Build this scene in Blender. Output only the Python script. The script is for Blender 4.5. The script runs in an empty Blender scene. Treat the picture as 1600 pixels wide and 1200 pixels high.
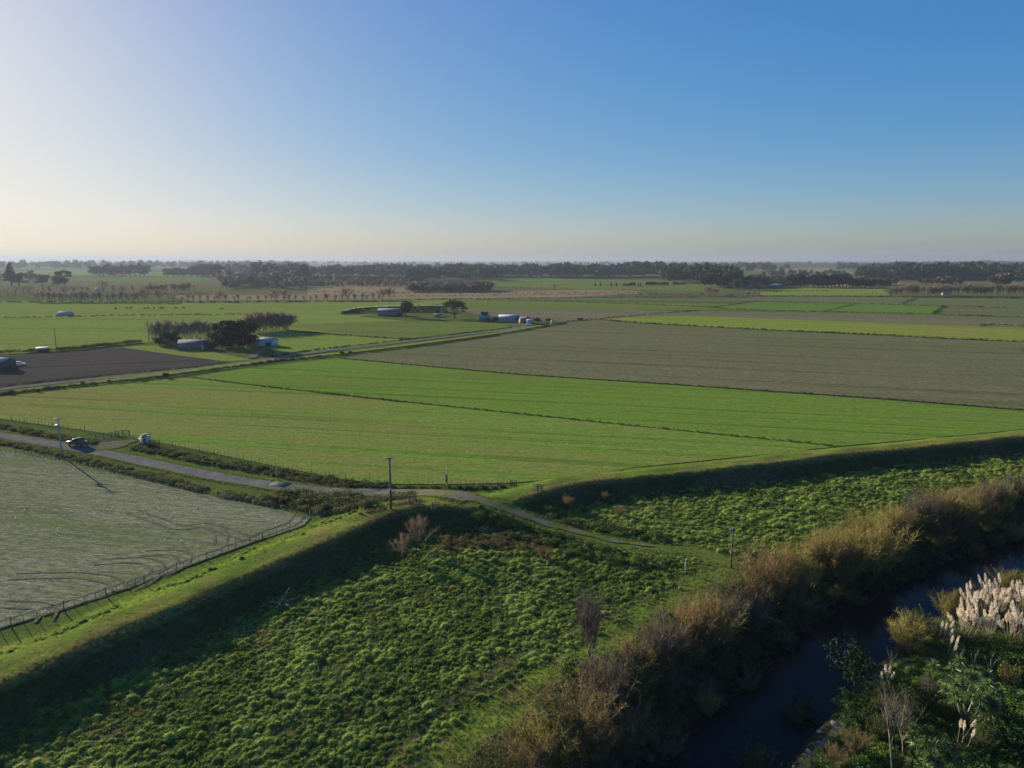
import bpy, math, random
import numpy as np
from mathutils import Vector, Matrix
R = math.radians
rng = np.random.RandomState(7)
random.seed(7)
scene = bpy.context.scene
COL = scene.collection

# ------------------------------------------------------------------ camera model
CAMH = 40.0
FPX = 1109.0
PITCH = R(9.92)
def G(px, py, z=0.0):
    x = (px-800)/FPX; y = (py-600)/FPX
    f = math.cos(PITCH)-y*math.sin(PITCH); d = math.sin(PITCH)+y*math.cos(PITCH)
    t = (CAMH-z)/d
    return np.array((x*t, f*t, z))
def GL(pts, z=0.0):
    return np.array([G(a, b, z) for a, b in pts])
def ppm(p):                       # source pixels per metre at a world point
    return FPX/(p[1]*math.cos(PITCH)+(CAMH-p[2])*math.sin(PITCH))

# ------------------------------------------------------------------ polylines
def seg_dist(x, y, pts):
    """signed distance (left of direction positive), arclength and index-parameter of nearest point"""
    best = np.full(x.shape, 1e18); sgn = np.ones(x.shape); par = np.zeros(x.shape)
    for i in range(len(pts)-1):
        ax, ay = pts[i][:2]; bx, by = pts[i+1][:2]
        dx, dy = bx-ax, by-ay; L2 = dx*dx+dy*dy
        t = np.clip(((x-ax)*dx+(y-ay)*dy)/L2, 0, 1)
        qx = ax+t*dx; qy = ay+t*dy
        d2 = (x-qx)**2+(y-qy)**2
        m = d2 < best
        best = np.where(m, d2, best)
        cr = dx*(y-ay)-dy*(x-ax)
        sgn = np.where(m, np.where(cr >= 0, 1.0, -1.0), sgn)
        par = np.where(m, i+t, par)
    return np.sqrt(best)*sgn, par
def smooth_poly(pts, step):
    """Catmull-Rom resample"""
    pts = np.array(pts, float)
    P = np.vstack([2*pts[0]-pts[1], pts, 2*pts[-1]-pts[-2]])
    out = []
    for i in range(1, len(P)-2):
        L = np.linalg.norm(P[i+1]-P[i]); n = max(1, int(L/step))
        for k in range(n):
            t = k/n
            out.append(0.5*((2*P[i])+(-P[i-1]+P[i+1])*t+(2*P[i-1]-5*P[i]+4*P[i+1]-P[i+2])*t*t+(-P[i-1]+3*P[i]-3*P[i+1]+P[i+2])*t**3))
    out.append(P[-2])
    return np.array(out)

BH = 2.25   # stopbank height
near_edge = [(-160, 1130), (0, 1068), (100, 1025), (250, 960), (400, 893), (500, 850), (600, 806), (650, 792), (700, 790), (760, 792), (840, 772), (900, 757),
             (1000, 744), (1100, 735), (1200, 724), (1300, 712), (1400, 702), (1500, 692), (1600, 682), (1760, 666)]
ne = GL(near_edge, BH)
ne = np.vstack([ne[0]+(ne[0]-ne[2])*3, ne, ne[-1]+(ne[-1]-ne[-3])*4])
NE = smooth_poly(ne, 2.0)          # riverward edge of the crest
ROAD_PX = [(-260, 642), (-100, 664), (0, 680), (70, 692), (140, 704), (200, 716), (260, 729), (330, 743), (400, 755), (450, 762), (520, 768), (600, 770)]
road0 = [tuple(G(a, b)) for a, b in ROAD_PX]
road1 = [tuple(G(655, 770, 1.1)), tuple(G(700, 772, 2.2)), tuple(G(735, 778, 2.35)), tuple(G(770, 788, 2.1)), tuple(G(805, 801, 1.5)), tuple(G(860, 820, .7)), tuple(G(910, 833, .3)),
         tuple(G(960, 846, .12)), tuple(G(1020, 854, .08)), tuple(G(1080, 860, .05)), tuple(G(1130, 874, .02))]
TRACK = smooth_poly([road0[-2], road0[-1]]+road1, 1.0)
ROAD = smooth_poly(road0+road1[:3], 2.0)
# river: right-hand water edge seen in the photograph
WZ = -2.2
redge = GL([(1120, 1330), (1215, 1195), (1300, 1098), (1345, 1050), (1400, 1003), (1480, 955), (1570, 905), (1660, 872)], WZ)
redge = np.vstack([redge[0]+(redge[0]-redge[1])*3, redge, redge[-1]+(redge[-1]-redge[-2])*8])
rv = smooth_poly(redge, 3.0)
tn = np.gradient(rv[:, :2], axis=0); tn /= np.linalg.norm(tn, axis=1)[:, None]
RIV = rv.copy(); RIV[:, 0] -= tn[:, 1]*3.6; RIV[:, 1] += tn[:, 0]*3.6     # centre line

def vnoise(x, y, s, seed):
    """value noise"""
    r = np.random.RandomState(seed); T = r.rand(64, 64)
    X = x/s; Y = y/s
    i = np.floor(X).astype(int); j = np.floor(Y).astype(int); fx = X-i; fy = Y-j
    fx = fx*fx*(3-2*fx); fy = fy*fy*(3-2*fy)
    a = T[i % 64, j % 64]; b = T[(i+1) % 64, j % 64]; c = T[i % 64, (j+1) % 64]; d = T[(i+1) % 64, (j+1) % 64]
    return (a*(1-fx)+b*fx)*(1-fy)+(c*(1-fx)+d*fx)*fy
def sstep(a, b, x):
    t = np.clip((x-a)/(b-a), 0, 1); return t*t*(3-2*t)

def height(x, y):
    x = np.asarray(x, float); y = np.asarray(y, float)
    near = (y < 420) & (y > -200) & (np.abs(x) < 600)
    h = np.zeros(x.shape)
    if not near.any(): return h
    xx = x[near]; yy = y[near]
    d, p = seg_dist(xx, yy, NE)        # left of the line = land side (positive)
    d = d+(vnoise(xx, yy, 3.5, 17)-.5)*.7+(vnoise(xx, yy, 11, 18)-.5)*.9
    wob = (vnoise(xx, yy, 4.0, 3)-.5)*.9*sstep(.2, 2, -d)
    bank_land = BH*(1-sstep(3.4, 11.5, d))
    bank_riv = BH*(1-np.clip((-d)/(4.9+wob), 0, 1)**.92)
    b = np.where(d > 0, bank_land, bank_riv)
    # approach ramp of the road and track
    dt, pt = seg_dist(xx, yy, TRACK)
    zt = np.interp(pt, np.arange(len(TRACK)), TRACK[:, 2])
    ramp = zt-np.clip((np.abs(dt)-1.9)*.42, 0, 9)
    onr = 1-sstep(2.0, 4.0, np.abs(dt))
    b = np.maximum(b, ramp)
    b = b*(1-onr)+np.minimum(b, zt+.02)*onr
    b += (vnoise(xx, yy, 1.7, 5)-.5)*.22*sstep(.3, 3, -d)*(1-onr)
    b += ((vnoise(xx, yy, 2.3, 15)-.5)*.22+(vnoise(xx, yy, 7, 16)-.5)*.35)*(1-sstep(8, 12, d))*(1-onr)*sstep(-.5, 1, d)
    # river channel
    dr, _ = seg_dist(xx, yy, RIV)
    bl = np.where(dr > 0, 9.6, 5.9)
    ch = -3.0*(1-sstep(3.3, bl, np.abs(dr)))
    b = b+ch
    b += np.where(dr < -6.5, (vnoise(xx, yy, 6, 8)-.3)*1.2*sstep(6.5, 10, -dr), 0)
    h[near] = b
    return h
def hz(x, y): return float(height(np.array([x]), np.array([y]))[0])
def W(px, py):
    z = 0.0
    for _ in range(6):
        g = G(px, py, z); z = .5*z+.5*hz(g[0], g[1])
    g = G(px, py, z); g[2] = hz(g[0], g[1]); return g

# ------------------------------------------------------------------ mesh builder
class MB:
    def __init__(s): s.v = []; s.f = []; s.t = []; s.n = 0
    def add(s, v, f, t=.5):
        v = np.asarray(v, float).reshape(-1, 3); f = np.asarray(f, int)
        s.v.append(v); s.f.append(f+s.n); s.n += len(v)
        s.t.append(np.broadcast_to(np.asarray(t, float), (len(v),)).copy())
        return s
    def mesh(s, name, smooth=False):
        me = bpy.data.meshes.new(name)
        v = np.vstack(s.v); t = np.concatenate(s.t)
        me.vertices.add(len(v)); me.vertices.foreach_set('co', v.astype(np.float32).ravel())
        lt = np.concatenate([np.full(len(f), f.shape[1]) for f in s.f]); lv = np.concatenate([f.ravel() for f in s.f])
        me.loops.add(len(lv)); me.loops.foreach_set('vertex_index', lv.astype(np.int32))
        me.polygons.add(len(lt)); ls = np.concatenate([[0], np.cumsum(lt)[:-1]])
        me.polygons.foreach_set('loop_start', ls.astype(np.int32))
        try: me.polygons.foreach_set('loop_total', lt.astype(np.int32))
        except Exception: pass
        if smooth: me.polygons.foreach_set('use_smooth', np.ones(len(lt), bool))
        a = me.attributes.new('tint', 'FLOAT', 'POINT'); a.data.foreach_set('value', t.astype(np.float32))
        me.update(calc_edges=True); me.validate()
        return me
    def arrays(s): return np.vstack(s.v), s.f, np.concatenate(s.t)
    # primitives
    def box(s, c, size, rz=0, t=.5, taper=1.0):
        x, y, z = np.array(size)/2
        v = np.array([(-x, -y, -z), (x, -y, -z), (x, y, -z), (-x, y, -z), (-x*taper, -y*taper, z), (x*taper, -y*taper, z), (x*taper, y*taper, z), (-x*taper, y*taper, z)])
        v = rotz(v, rz)+np.array(c)
        s.add(v, [(0, 3, 2, 1), (4, 5, 6, 7), (0, 1, 5, 4), (1, 2, 6, 5), (2, 3, 7, 6), (3, 0, 4, 7)], t); return s
    def tube(s, pts, rad, k=5, t=.5, cap=True):
        pts = np.asarray(pts, float); n = len(pts); rad = np.broadcast_to(np.asarray(rad, float), (n,))
        tg = np.gradient(pts, axis=0) if n > 2 else np.array([pts[1]-pts[0]]*2)
        tg /= np.linalg.norm(tg, axis=1)[:, None]+1e-9
        ref = np.array((0, 0, 1.)) if abs(tg[0][2]) < .9 else np.array((1., 0, 0))
        u = np.cross(tg, ref); u /= np.linalg.norm(u, axis=1)[:, None]+1e-9; w = np.cross(tg, u)
        a = np.arange(k)*2*math.pi/k
        v = pts[:, None]+rad[:, None, None]*(np.cos(a)[None, :, None]*u[:, None]+np.sin(a)[None, :, None]*w[:, None])
        f = [(i*k+j, i*k+(j+1) % k, (i+1)*k+(j+1) % k, (i+1)*k+j) for i in range(n-1) for j in range(k)]
        s.add(v.reshape(-1, 3), f, t)
        if cap:
            s.f.append(np.array([[s.n-k+j for j in range(k)]])); s.f.append(np.array([[s.n-k*n+j for j in range(k)][::-1]]))
        return s
    def prism(s, prof, y0, y1, t=.5):
        """profile in x,z extruded along y"""
        n = len(prof); v = [(x, y0, z) for x, z in prof]+[(x, y1, z) for x, z in prof]
        s.add(v, [(i, (i+1) % n, n+(i+1) % n, n+i) for i in range(n)], t)
        b = s.n-2*n
        s.f.append(np.array([[b+i for i in range(n)][::-1]])); s.f.append(np.array([[b+n+i for i in range(n)]]))
        return s
def rotz(v, a):
    c, s_ = math.cos(a), math.sin(a); v = np.asarray(v, float).copy(); x = v[..., 0]*c-v[..., 1]*s_; y = v[..., 0]*s_+v[..., 1]*c
    v[..., 0] = x; v[..., 1] = y; return v
def unit(v): return v/(np.linalg.norm(v, axis=-1, keepdims=True)+1e-9)

def blades(mb, base, dirs, L, w, droop=0.0, segs=2, tint=None, side=None):
    N = len(base); base = np.asarray(base, float); dirs = unit(np.asarray(dirs, float))
    L = np.broadcast_to(np.asarray(L, float), (N,)); w = np.broadcast_to(np.asarray(w, float), (N,)); droop = np.broadcast_to(np.asarray(droop, float), (N,))
    if side is None: side = unit(np.cross(dirs, rng.normal(size=(N, 3))))
    V = []
    for k in range(segs):
        t = k/segs
        p = base+dirs*(L*t)[:, None]; p[:, 2] -= droop*L*t*t
        hw = (w*.5*(1-t)**.6)[:, None]
        V += [p-side*hw, p+side*hw]
    p = base+dirs*L[:, None]; p[:, 2] -= droop*L
    V.append(p); V = np.stack(V, 1); m = 2*segs+1
    off = (np.arange(N)*m)[:, None]
    tt = rng.rand(N) if tint is None else np.broadcast_to(tint, (N,))
    v0 = mb.n
    mb.v.append(V.reshape(-1, 3)); mb.n += N*m; mb.t.append(np.repeat(tt, m))
    for k in range(segs-1):
        mb.f.append(v0+off+np.array([[2*k, 2*k+1, 2*k+3, 2*k+2]]))
    k = segs-1; mb.f.append(v0+off+np.array([[2*k, 2*k+1, 2*k+2]]))
    return mb
def cards(mb, c, size, tint=None, out=None, asp=.6):
    N = len(c); size = np.broadcast_to(np.asarray(size, float), (N,))
    nrm = rng.normal(size=(N, 3))
    if out is not None: nrm = nrm*.7+out*.9
    nrm = unit(nrm); u = unit(np.cross(nrm, rng.normal(size=(N, 3)))); v = np.cross(nrm, u)
    a = (size*.5)[:, None]
    V = np.stack([c-u*a, c-v*a*asp, c+u*a, c+v*a*asp], 1)
    tt = rng.rand(N) if tint is None else tint
    v0 = mb.n; mb.v.append(V.reshape(-1, 3)); mb.n += 4*N; mb.t.append(np.repeat(tt, 4))
    mb.f.append(v0+(np.arange(N)*4)[:, None]+np.arange(4)[None]); return mb
def sphere_dirs(n, zmin=-1.0):
    z = rng.uniform(zmin, 1, n); a = rng.uniform(0, 2*math.pi, n); r = np.sqrt(np.maximum(0, 1-z*z))
    return np.stack([r*np.cos(a), r*np.sin(a), z], 1)
def scatter(mb, tmpl, P, S, jit=.25, toff=None):
    """tile templates (list of MB) over points P with scale S (N or N,3)"""
    S = np.asarray(S, float)
    if S.ndim == 1: S = np.stack([S]*3, 1)
    which = rng.randint(0, len(tmpl), len(P))
    for k, T in enumerate(tmpl):
        m = which == k
        if not m.any(): continue
        v, fs, t = T.arrays(); p = P[m]; s = S[m]; n = len(p); to = 0 if toff is None else toff[m][:, None]
        a = rng.uniform(0, 2*math.pi, n); ca, sa = np.cos(a)[:, None], np.sin(a)[:, None]
        X = (v[None, :, 0]*ca-v[None, :, 1]*sa)*s[:, 0:1]+p[:, 0:1]
        Y = (v[None, :, 0]*sa+v[None, :, 1]*ca)*s[:, 1:2]+p[:, 1:2]
        Z = v[None, :, 2]*s[:, 2:3]+p[:, 2:3]
        tt = np.clip(t[None]+to+rng.normal(0, jit, n)[:, None], 0, 1)
        v0 = mb.n; mb.v.append(np.stack([X, Y, Z], 2).reshape(-1, 3)); mb.t.append(tt.ravel()); mb.n += n*len(v)
        for f in fs:
            mb.f.append((v0+(np.arange(n)*len(v))[:, None, None]+f[None]).reshape(-1, f.shape[1]))
    return mb

# ------------------------------------------------------------------ objects
def link(name, me, mat=None, parent=None):
    o = bpy.data.objects.new(name, me); COL.objects.link(o)
    if mat is not None and me is not None and not me.materials: me.materials.append(mat)
    if parent is not None: o.parent = parent
    return o
def tag(o, label, cat, group=None, kind=None):
    o['label'] = label; o['category'] = cat
    if group: o['group'] = group
    if kind: o['kind'] = kind
    return o
def thing(name, label, cat, loc=(0, 0, 0), rz=0, group=None, sc=1):
    o = bpy.data.objects.new(name, None); COL.objects.link(o); o.empty_display_size = .3
    o.location = tuple(loc); o.rotation_euler = (0, 0, rz)
    o.scale = (sc, sc, sc) if np.isscalar(sc) else tuple(sc)
    return tag(o, label, cat, group)
def part(name, mb, mat, parent, smooth=False):
    me = mb if isinstance(mb, bpy.types.Mesh) else mb.mesh(name, smooth)
    return link(name, me, mat, parent)
def kids(o): return [c for c in bpy.data.objects if c.parent == o]
def dup(root, loc, rz=0, sc=None, label=None, group=None):
    r = root.copy(); COL.objects.link(r); r.location = tuple(loc); r.rotation_euler = (0, 0, rz)
    if sc is not None: r.scale = (sc, sc, sc) if np.isscalar(sc) else tuple(sc)
    if label: r['label'] = label
    if group: r['group'] = group
    for c0 in root.children:
        c = c0.copy(); COL.objects.link(c); c.parent = r
        for g0 in c0.children:
            g = g0.copy(); COL.objects.link(g); g.parent = c
    return r
USED = {}
def proto_at(key, make, loc, rz=0, sc=1, label=None, cat='tree', group=None, name=None):
    """first use builds the thing, later uses copy it and its parts"""
    if key not in USED:
        o = make(); USED[key] = o
        o.location = tuple(loc); o.rotation_euler = (0, 0, rz); o.scale = (sc, sc, sc) if np.isscalar(sc) else tuple(sc)
        tag(o, label, cat, group)
    else:
        o = dup(USED[key], loc, rz, sc, label, group); o['category'] = cat
        if not group and 'group' in o: del o['group']
    if name: o.name = name
    return o

# ------------------------------------------------------------------ materials
def nmat(name):
    m = bpy.data.materials.new(name); m.use_nodes = True; nt = m.node_tree
    return m, nt, nt.nodes['Principled BSDF']
def ramp(nt, fac, cols):
    r = nt.nodes.new('ShaderNodeValToRGB'); e = r.color_ramp.elements
    while len(e) < len(cols): e.new(.5)
    for k, (p, c) in enumerate(cols): e[k].position = p; e[k].color = (*c, 1)
    nt.links.new(fac, r.inputs[0]); return r.outputs[0]
def noise(nt, vec, scale, detail=3, rough=.55, dist=0):
    n = nt.nodes.new('ShaderNodeTexNoise'); n.inputs['Scale'].default_value = scale; n.inputs['Detail'].default_value = detail
    n.inputs['Roughness'].default_value = rough; n.inputs['Distortion'].default_value = dist
    if vec is not None: nt.links.new(vec, n.inputs['Vector'])
    return n.outputs[0]
def mapping(nt, rz=0, sc=(1, 1, 1)):
    g = nt.nodes.new('ShaderNodeNewGeometry')
    a = nt.nodes.new('ShaderNodeMapping'); a.inputs['Rotation'].default_value = (0, 0, rz); nt.links.new(g.outputs['Position'], a.inputs[0])
    b = nt.nodes.new('ShaderNodeMapping'); b.inputs['Scale'].default_value = sc; nt.links.new(a.outputs[0], b.inputs[0]); return b.outputs[0]
def mth(nt, op, a, b=None):
    n = nt.nodes.new('ShaderNodeMath'); n.operation = op
    for k, x in enumerate((a, b)):
        if x is None: continue
        if isinstance(x, (int, float)): n.inputs[k].default_value = x
        else: nt.links.new(x, n.inputs[k])
    return n.outputs[0]
def mixc(nt, fac, a, b, mode='MIX'):
    n = nt.nodes.new('ShaderNodeMix'); n.data_type = 'RGBA'; n.blend_type = mode
    for sock, x in ((n.inputs[0], fac), (n.inputs[6], a), (n.inputs[7], b)):
        if isinstance(x, (int, float)): sock.default_value = x
        elif isinstance(x, tuple): sock.default_value = (*x, 1)
        else: nt.links.new(x, sock)
    return n.outputs[2]
def bump(nt, bs, h, strength, dist=.1):
    b = nt.nodes.new('ShaderNodeBump'); b.inputs['Strength'].default_value = strength; b.inputs['Distance'].default_value = dist
    nt.links.new(h, b.inputs['Height']); nt.links.new(b.outputs[0], bs.inputs['Normal'])

def field_mat(name, a, b, c, ang=0, row=5, rowamt=.5, patch=30, bmp=.6, fine=.6, west=None):
    """a,b: sward colours, c: bare or dry patches; mowing or sowing rows run along ang"""
    m, nt, bs = nmat(name)
    rows = noise(nt, mapping(nt, -ang, (.022, 1.0, 1.0)), 1/row, 4, .7, .25)
    vs = mapping(nt, -ang, (.22, 1.0, 1.0))
    big = noise(nt, vs, 1/patch, 4, .65, .8)
    fin = noise(nt, mapping(nt, -ang, (.35, 1.0, 1.0)), fine, 5, .75)
    spk = noise(nt, mapping(nt, -ang, (.5, 1.0, 1.0)), fine*4, 3, .7)
    col = ramp(nt, fin, [(.36, a), (.64, b)])
    f1 = mth(nt, 'MULTIPLY', ramp(nt, rows, [(.47, (0, 0, 0)), (.60, (1, 1, 1))]), rowamt)
    col = mixc(nt, f1, col, c)
    f2 = ramp(nt, big, [(.46, (0, 0, 0)), (.66, (1, 1, 1))])
    col = mixc(nt, mth(nt, 'MULTIPLY', f2, .6), col, c)
    if west:                                          # drier sward towards the west end of the paddock
        sx_ = nt.nodes.new('ShaderNodeSeparateXYZ'); g_ = nt.nodes.new('ShaderNodeNewGeometry'); nt.links.new(g_.outputs['Position'], sx_.inputs[0])
        k_ = mth(nt, 'ADD', mth(nt, 'DIVIDE', mth(nt, 'SUBTRACT', west[0], sx_.outputs[0]), west[1]), mth(nt, 'SUBTRACT', big, .5))
        k_ = mth(nt, 'MULTIPLY', mth(nt, 'MINIMUM', mth(nt, 'MAXIMUM', k_, 0.0), 1.0), .6); col = mixc(nt, k_, col, west[2])
    col = mixc(nt, 1.0, col, ramp(nt, spk, [(.34, (.66, .68, .62)), (.66, (1.32, 1.3, 1.3))]), 'MULTIPLY')
    col = mixc(nt, 1.0, col, ramp(nt, rows, [(.36, (.72, .74, .7)), (.5, (1.05, 1.05, 1.05))]), 'MULTIPLY')
    nt.links.new(col, bs.inputs['Base Color'])
    bs.inputs['Roughness'].default_value = 1; bs.inputs['Specular IOR Level'].default_value = 0
    bump(nt, bs, mth(nt, 'ADD', mth(nt, 'MULTIPLY', rows, .8), fin), bmp, .5)
    return m
def veg(name, a, b, trans=.35, rough=.8, spec=.06):
    m, nt, bs = nmat(name)
    at = nt.nodes.new('ShaderNodeAttribute'); at.attribute_name = 'tint'
    oi = nt.nodes.new('ShaderNodeObjectInfo')
    f = mth(nt, 'ADD', at.outputs['Fac'], mth(nt, 'MULTIPLY', mth(nt, 'SUBTRACT', oi.outputs['Random'], .5), .35))
    col = ramp(nt, f, [(0.0, a), (1.0, b)])
    nt.links.new(col, bs.inputs['Base Color']); bs.inputs['Roughness'].default_value = rough; bs.inputs['Specular IOR Level'].default_value = spec
    if trans > 0:
        tr = nt.nodes.new('ShaderNodeBsdfTranslucent'); nt.links.new(col, tr.inputs[0])
        mx = nt.nodes.new('ShaderNodeMixShader'); mx.inputs[0].default_value = trans
        nt.links.new(bs.outputs[0], mx.inputs[1]); nt.links.new(tr.outputs[0], mx.inputs[2])
        nt.links.new(mx.outputs[0], nt.nodes['Material Output'].inputs[0])
    return m
def plain(name, c, rough=.7, metal=0, var=.25, sc=3.0, spec=.4):
    m, nt, bs = nmat(name)
    n = noise(nt, mapping(nt), sc, 4)
    col = ramp(nt, n, [(.3, tuple(x*(1-var) for x in c)), (.7, tuple(min(1, x*(1+var)) for x in c))])
    nt.links.new(col, bs.inputs['Base Color']); bs.inputs['Roughness'].default_value = rough; bs.inputs['Metallic'].default_value = metal
    bs.inputs['Specular IOR Level'].default_value = spec
    return m

M = {}
M['tussock'] = veg('tussock_grass', (.048, .098, .017), (.35, .425, .088), .42)
M['bank_grass'] = veg('bank_grass', (.018, .024, .012), (.058, .058, .026), .15)  # grass colour darkened to deepen the shade on the river face
M['crest_grass'] = veg('crest_grass', (.09, .15, .02), (.23, .26, .045), .38)
M['rank'] = veg('rank_growth', (.045, .065, .018), (.20, .19, .075), .3)
M['brush'] = veg('green_brush', (.03, .062, .015), (.14, .19, .045), .3)
M['dry'] = veg('dry_growth', (.09, .07, .03), (.24, .18, .085), .3)
M['ditch'] = veg('ditch_growth', (.02, .03, .01), (.07, .08, .025), .25)
M['dark_leaf'] = veg('dark_evergreen', (.010, .020, .009), (.035, .052, .018), .12)
M['mid_leaf'] = veg('mid_leaf', (.025, .045, .014), (.09, .11, .03), .25)
M['far_leaf'] = veg('far_woodland', (.012, .022, .012), (.04, .055, .022), .12)
M['bare'] = veg('bare_twigs', (.15, .125, .095), (.40, .34, .25), .2)
M['bare_red'] = veg('bare_twigs_russet', (.15, .105, .07), (.40, .29, .19), .2)
M['orange'] = veg('willow_orange', (.10, .072, .034), (.37, .26, .11), .28)
M['yellow'] = veg('willow_yellow', (.12, .10, .03), (.42, .34, .095), .28)
M['olive'] = veg('olive_shrub', (.028, .042, .014), (.125, .14, .045), .25)  # olive leaf colour lowered to deepen shade low on the bank
M['grey_twig'] = veg('grey_twigs', (.075, .06, .045), (.22, .18, .135), .12)
M['leaf_bright'] = veg('bright_leaf', (.055, .11, .018), (.22, .30, .065), .4)  # bright green leaf colour
M['cabbage'] = veg('cabbage_leaf', (.045, .09, .02), (.19, .26, .06), .3, .45, .5)
M['plume'] = veg('pampas_plume', (.60, .50, .37), (.90, .79, .62), .35, .9, .1)
M['scrub'] = veg('far_scrub', (.055, .042, .03), (.13, .10, .065), .1)
M['scrub_pale'] = veg('pale_scrub', (.10, .078, .055), (.24, .185, .13), .12)
M['trunk'] = plain('bark', (.17, .14, .105), .95, 0, .25, 3, .05)
M['pale_bark'] = plain('pale_bark', (.25, .215, .17), .95, 0, .3, 3, .1)
M['post'] = plain('weathered_post', (.13, .11, .09), .9)
M['rail'] = plain('weathered_rail', (.17, .13, .10), .85)
M['pole'] = plain('pole_timber', (.12, .105, .085), .9)
M['pale_pole'] = plain('pale_concrete', (.38, .37, .34), .8)
M['steel'] = plain('galvanised', (.34, .36, .37), .45, .4)
M['wire'] = plain('fence_wire', (.2, .2, .2), .5, .6)
M['white'] = plain('white_paint', (.52, .52, .51), .9, 0, .08, 3, .1)
M['cream'] = plain('cream_paint', (.62, .55, .40), .7, 0, .1)
M['roof_grey'] = plain('iron_roof_grey', (.13, .135, .15), .95, 0, .12, 3.0, .05)
M['roof_pale'] = plain('iron_roof_pale', (.30, .33, .37), .95, 0, .08, 3.0, .05)
M['roof_blue'] = plain('iron_roof_blue', (.17, .22, .27), .95, 0, .08, 3.0, .05)
M['wall_green'] = plain('green_wall', (.045, .08, .05), .7)
M['wall_red'] = plain('red_brick_wall', (.28, .13, .09), .85)
M['wall_grey'] = plain('grey_wall', (.19, .195, .21), .95, 0, .15, 3, .1)
M['dark'] = plain('dark_opening', (.02, .022, .025), .6)
M['car_dark'] = plain('car_paint_dark', (.022, .025, .03), .22, .3, .05, 3, .6)
M['car_white'] = plain('car_paint_white', (.72, .73, .74), .25, 0, .03)
M['glass'] = plain('car_glass', (.02, .025, .03), .06, 0, .05, 3, .8)
M['tyre'] = plain('tyre_rubber', (.02, .02, .02), .9)
M['cow'] = plain('cow_hide', (.018, .015, .013), .8)
M['lamp'] = plain('lamp_lens', (.6, .58, .52), .2)
M['stump'] = plain('cut_wood', (.38, .31, .19), .95, 0, .25, 5, .05)
M['rock'] = plain('pale_rock', (.22, .20, .165), 1, 0, .45, 3, .05)
M['soilrut'] = plain('tyre_rut_soil', (.13, .12, .082), 1, 0, .35, 2.5, 0)

def pline(mb, pts, w, zoff, zf=None):
    """ribbon along pts"""
    pts = np.asarray(pts); t = np.gradient(pts[:, :2], axis=0); t /= np.linalg.norm(t, axis=1)[:, None]
    n = np.stack([-t[:, 1], t[:, 0]], 1)
    w = np.broadcast_to(np.asarray(w, float), (len(pts),))
    rows = []
    for k in (-1, -.33, .33, 1):
        q = pts[:, :2]+n*(w*.5*k)[:, None]
        z = height(q[:, 0], q[:, 1]) if zf is None else np.full(len(q), zf)
        rows.append(np.column_stack([q, z+zoff]))
    V = np.stack(rows, 1).reshape(-1, 3); N = len(pts)
    f = [(i*4+j+1, i*4+j, (i+1)*4+j, (i+1)*4+j+1) for i in range(N-1) for j in range(3)]
    mb.add(V, f); return mb

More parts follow.
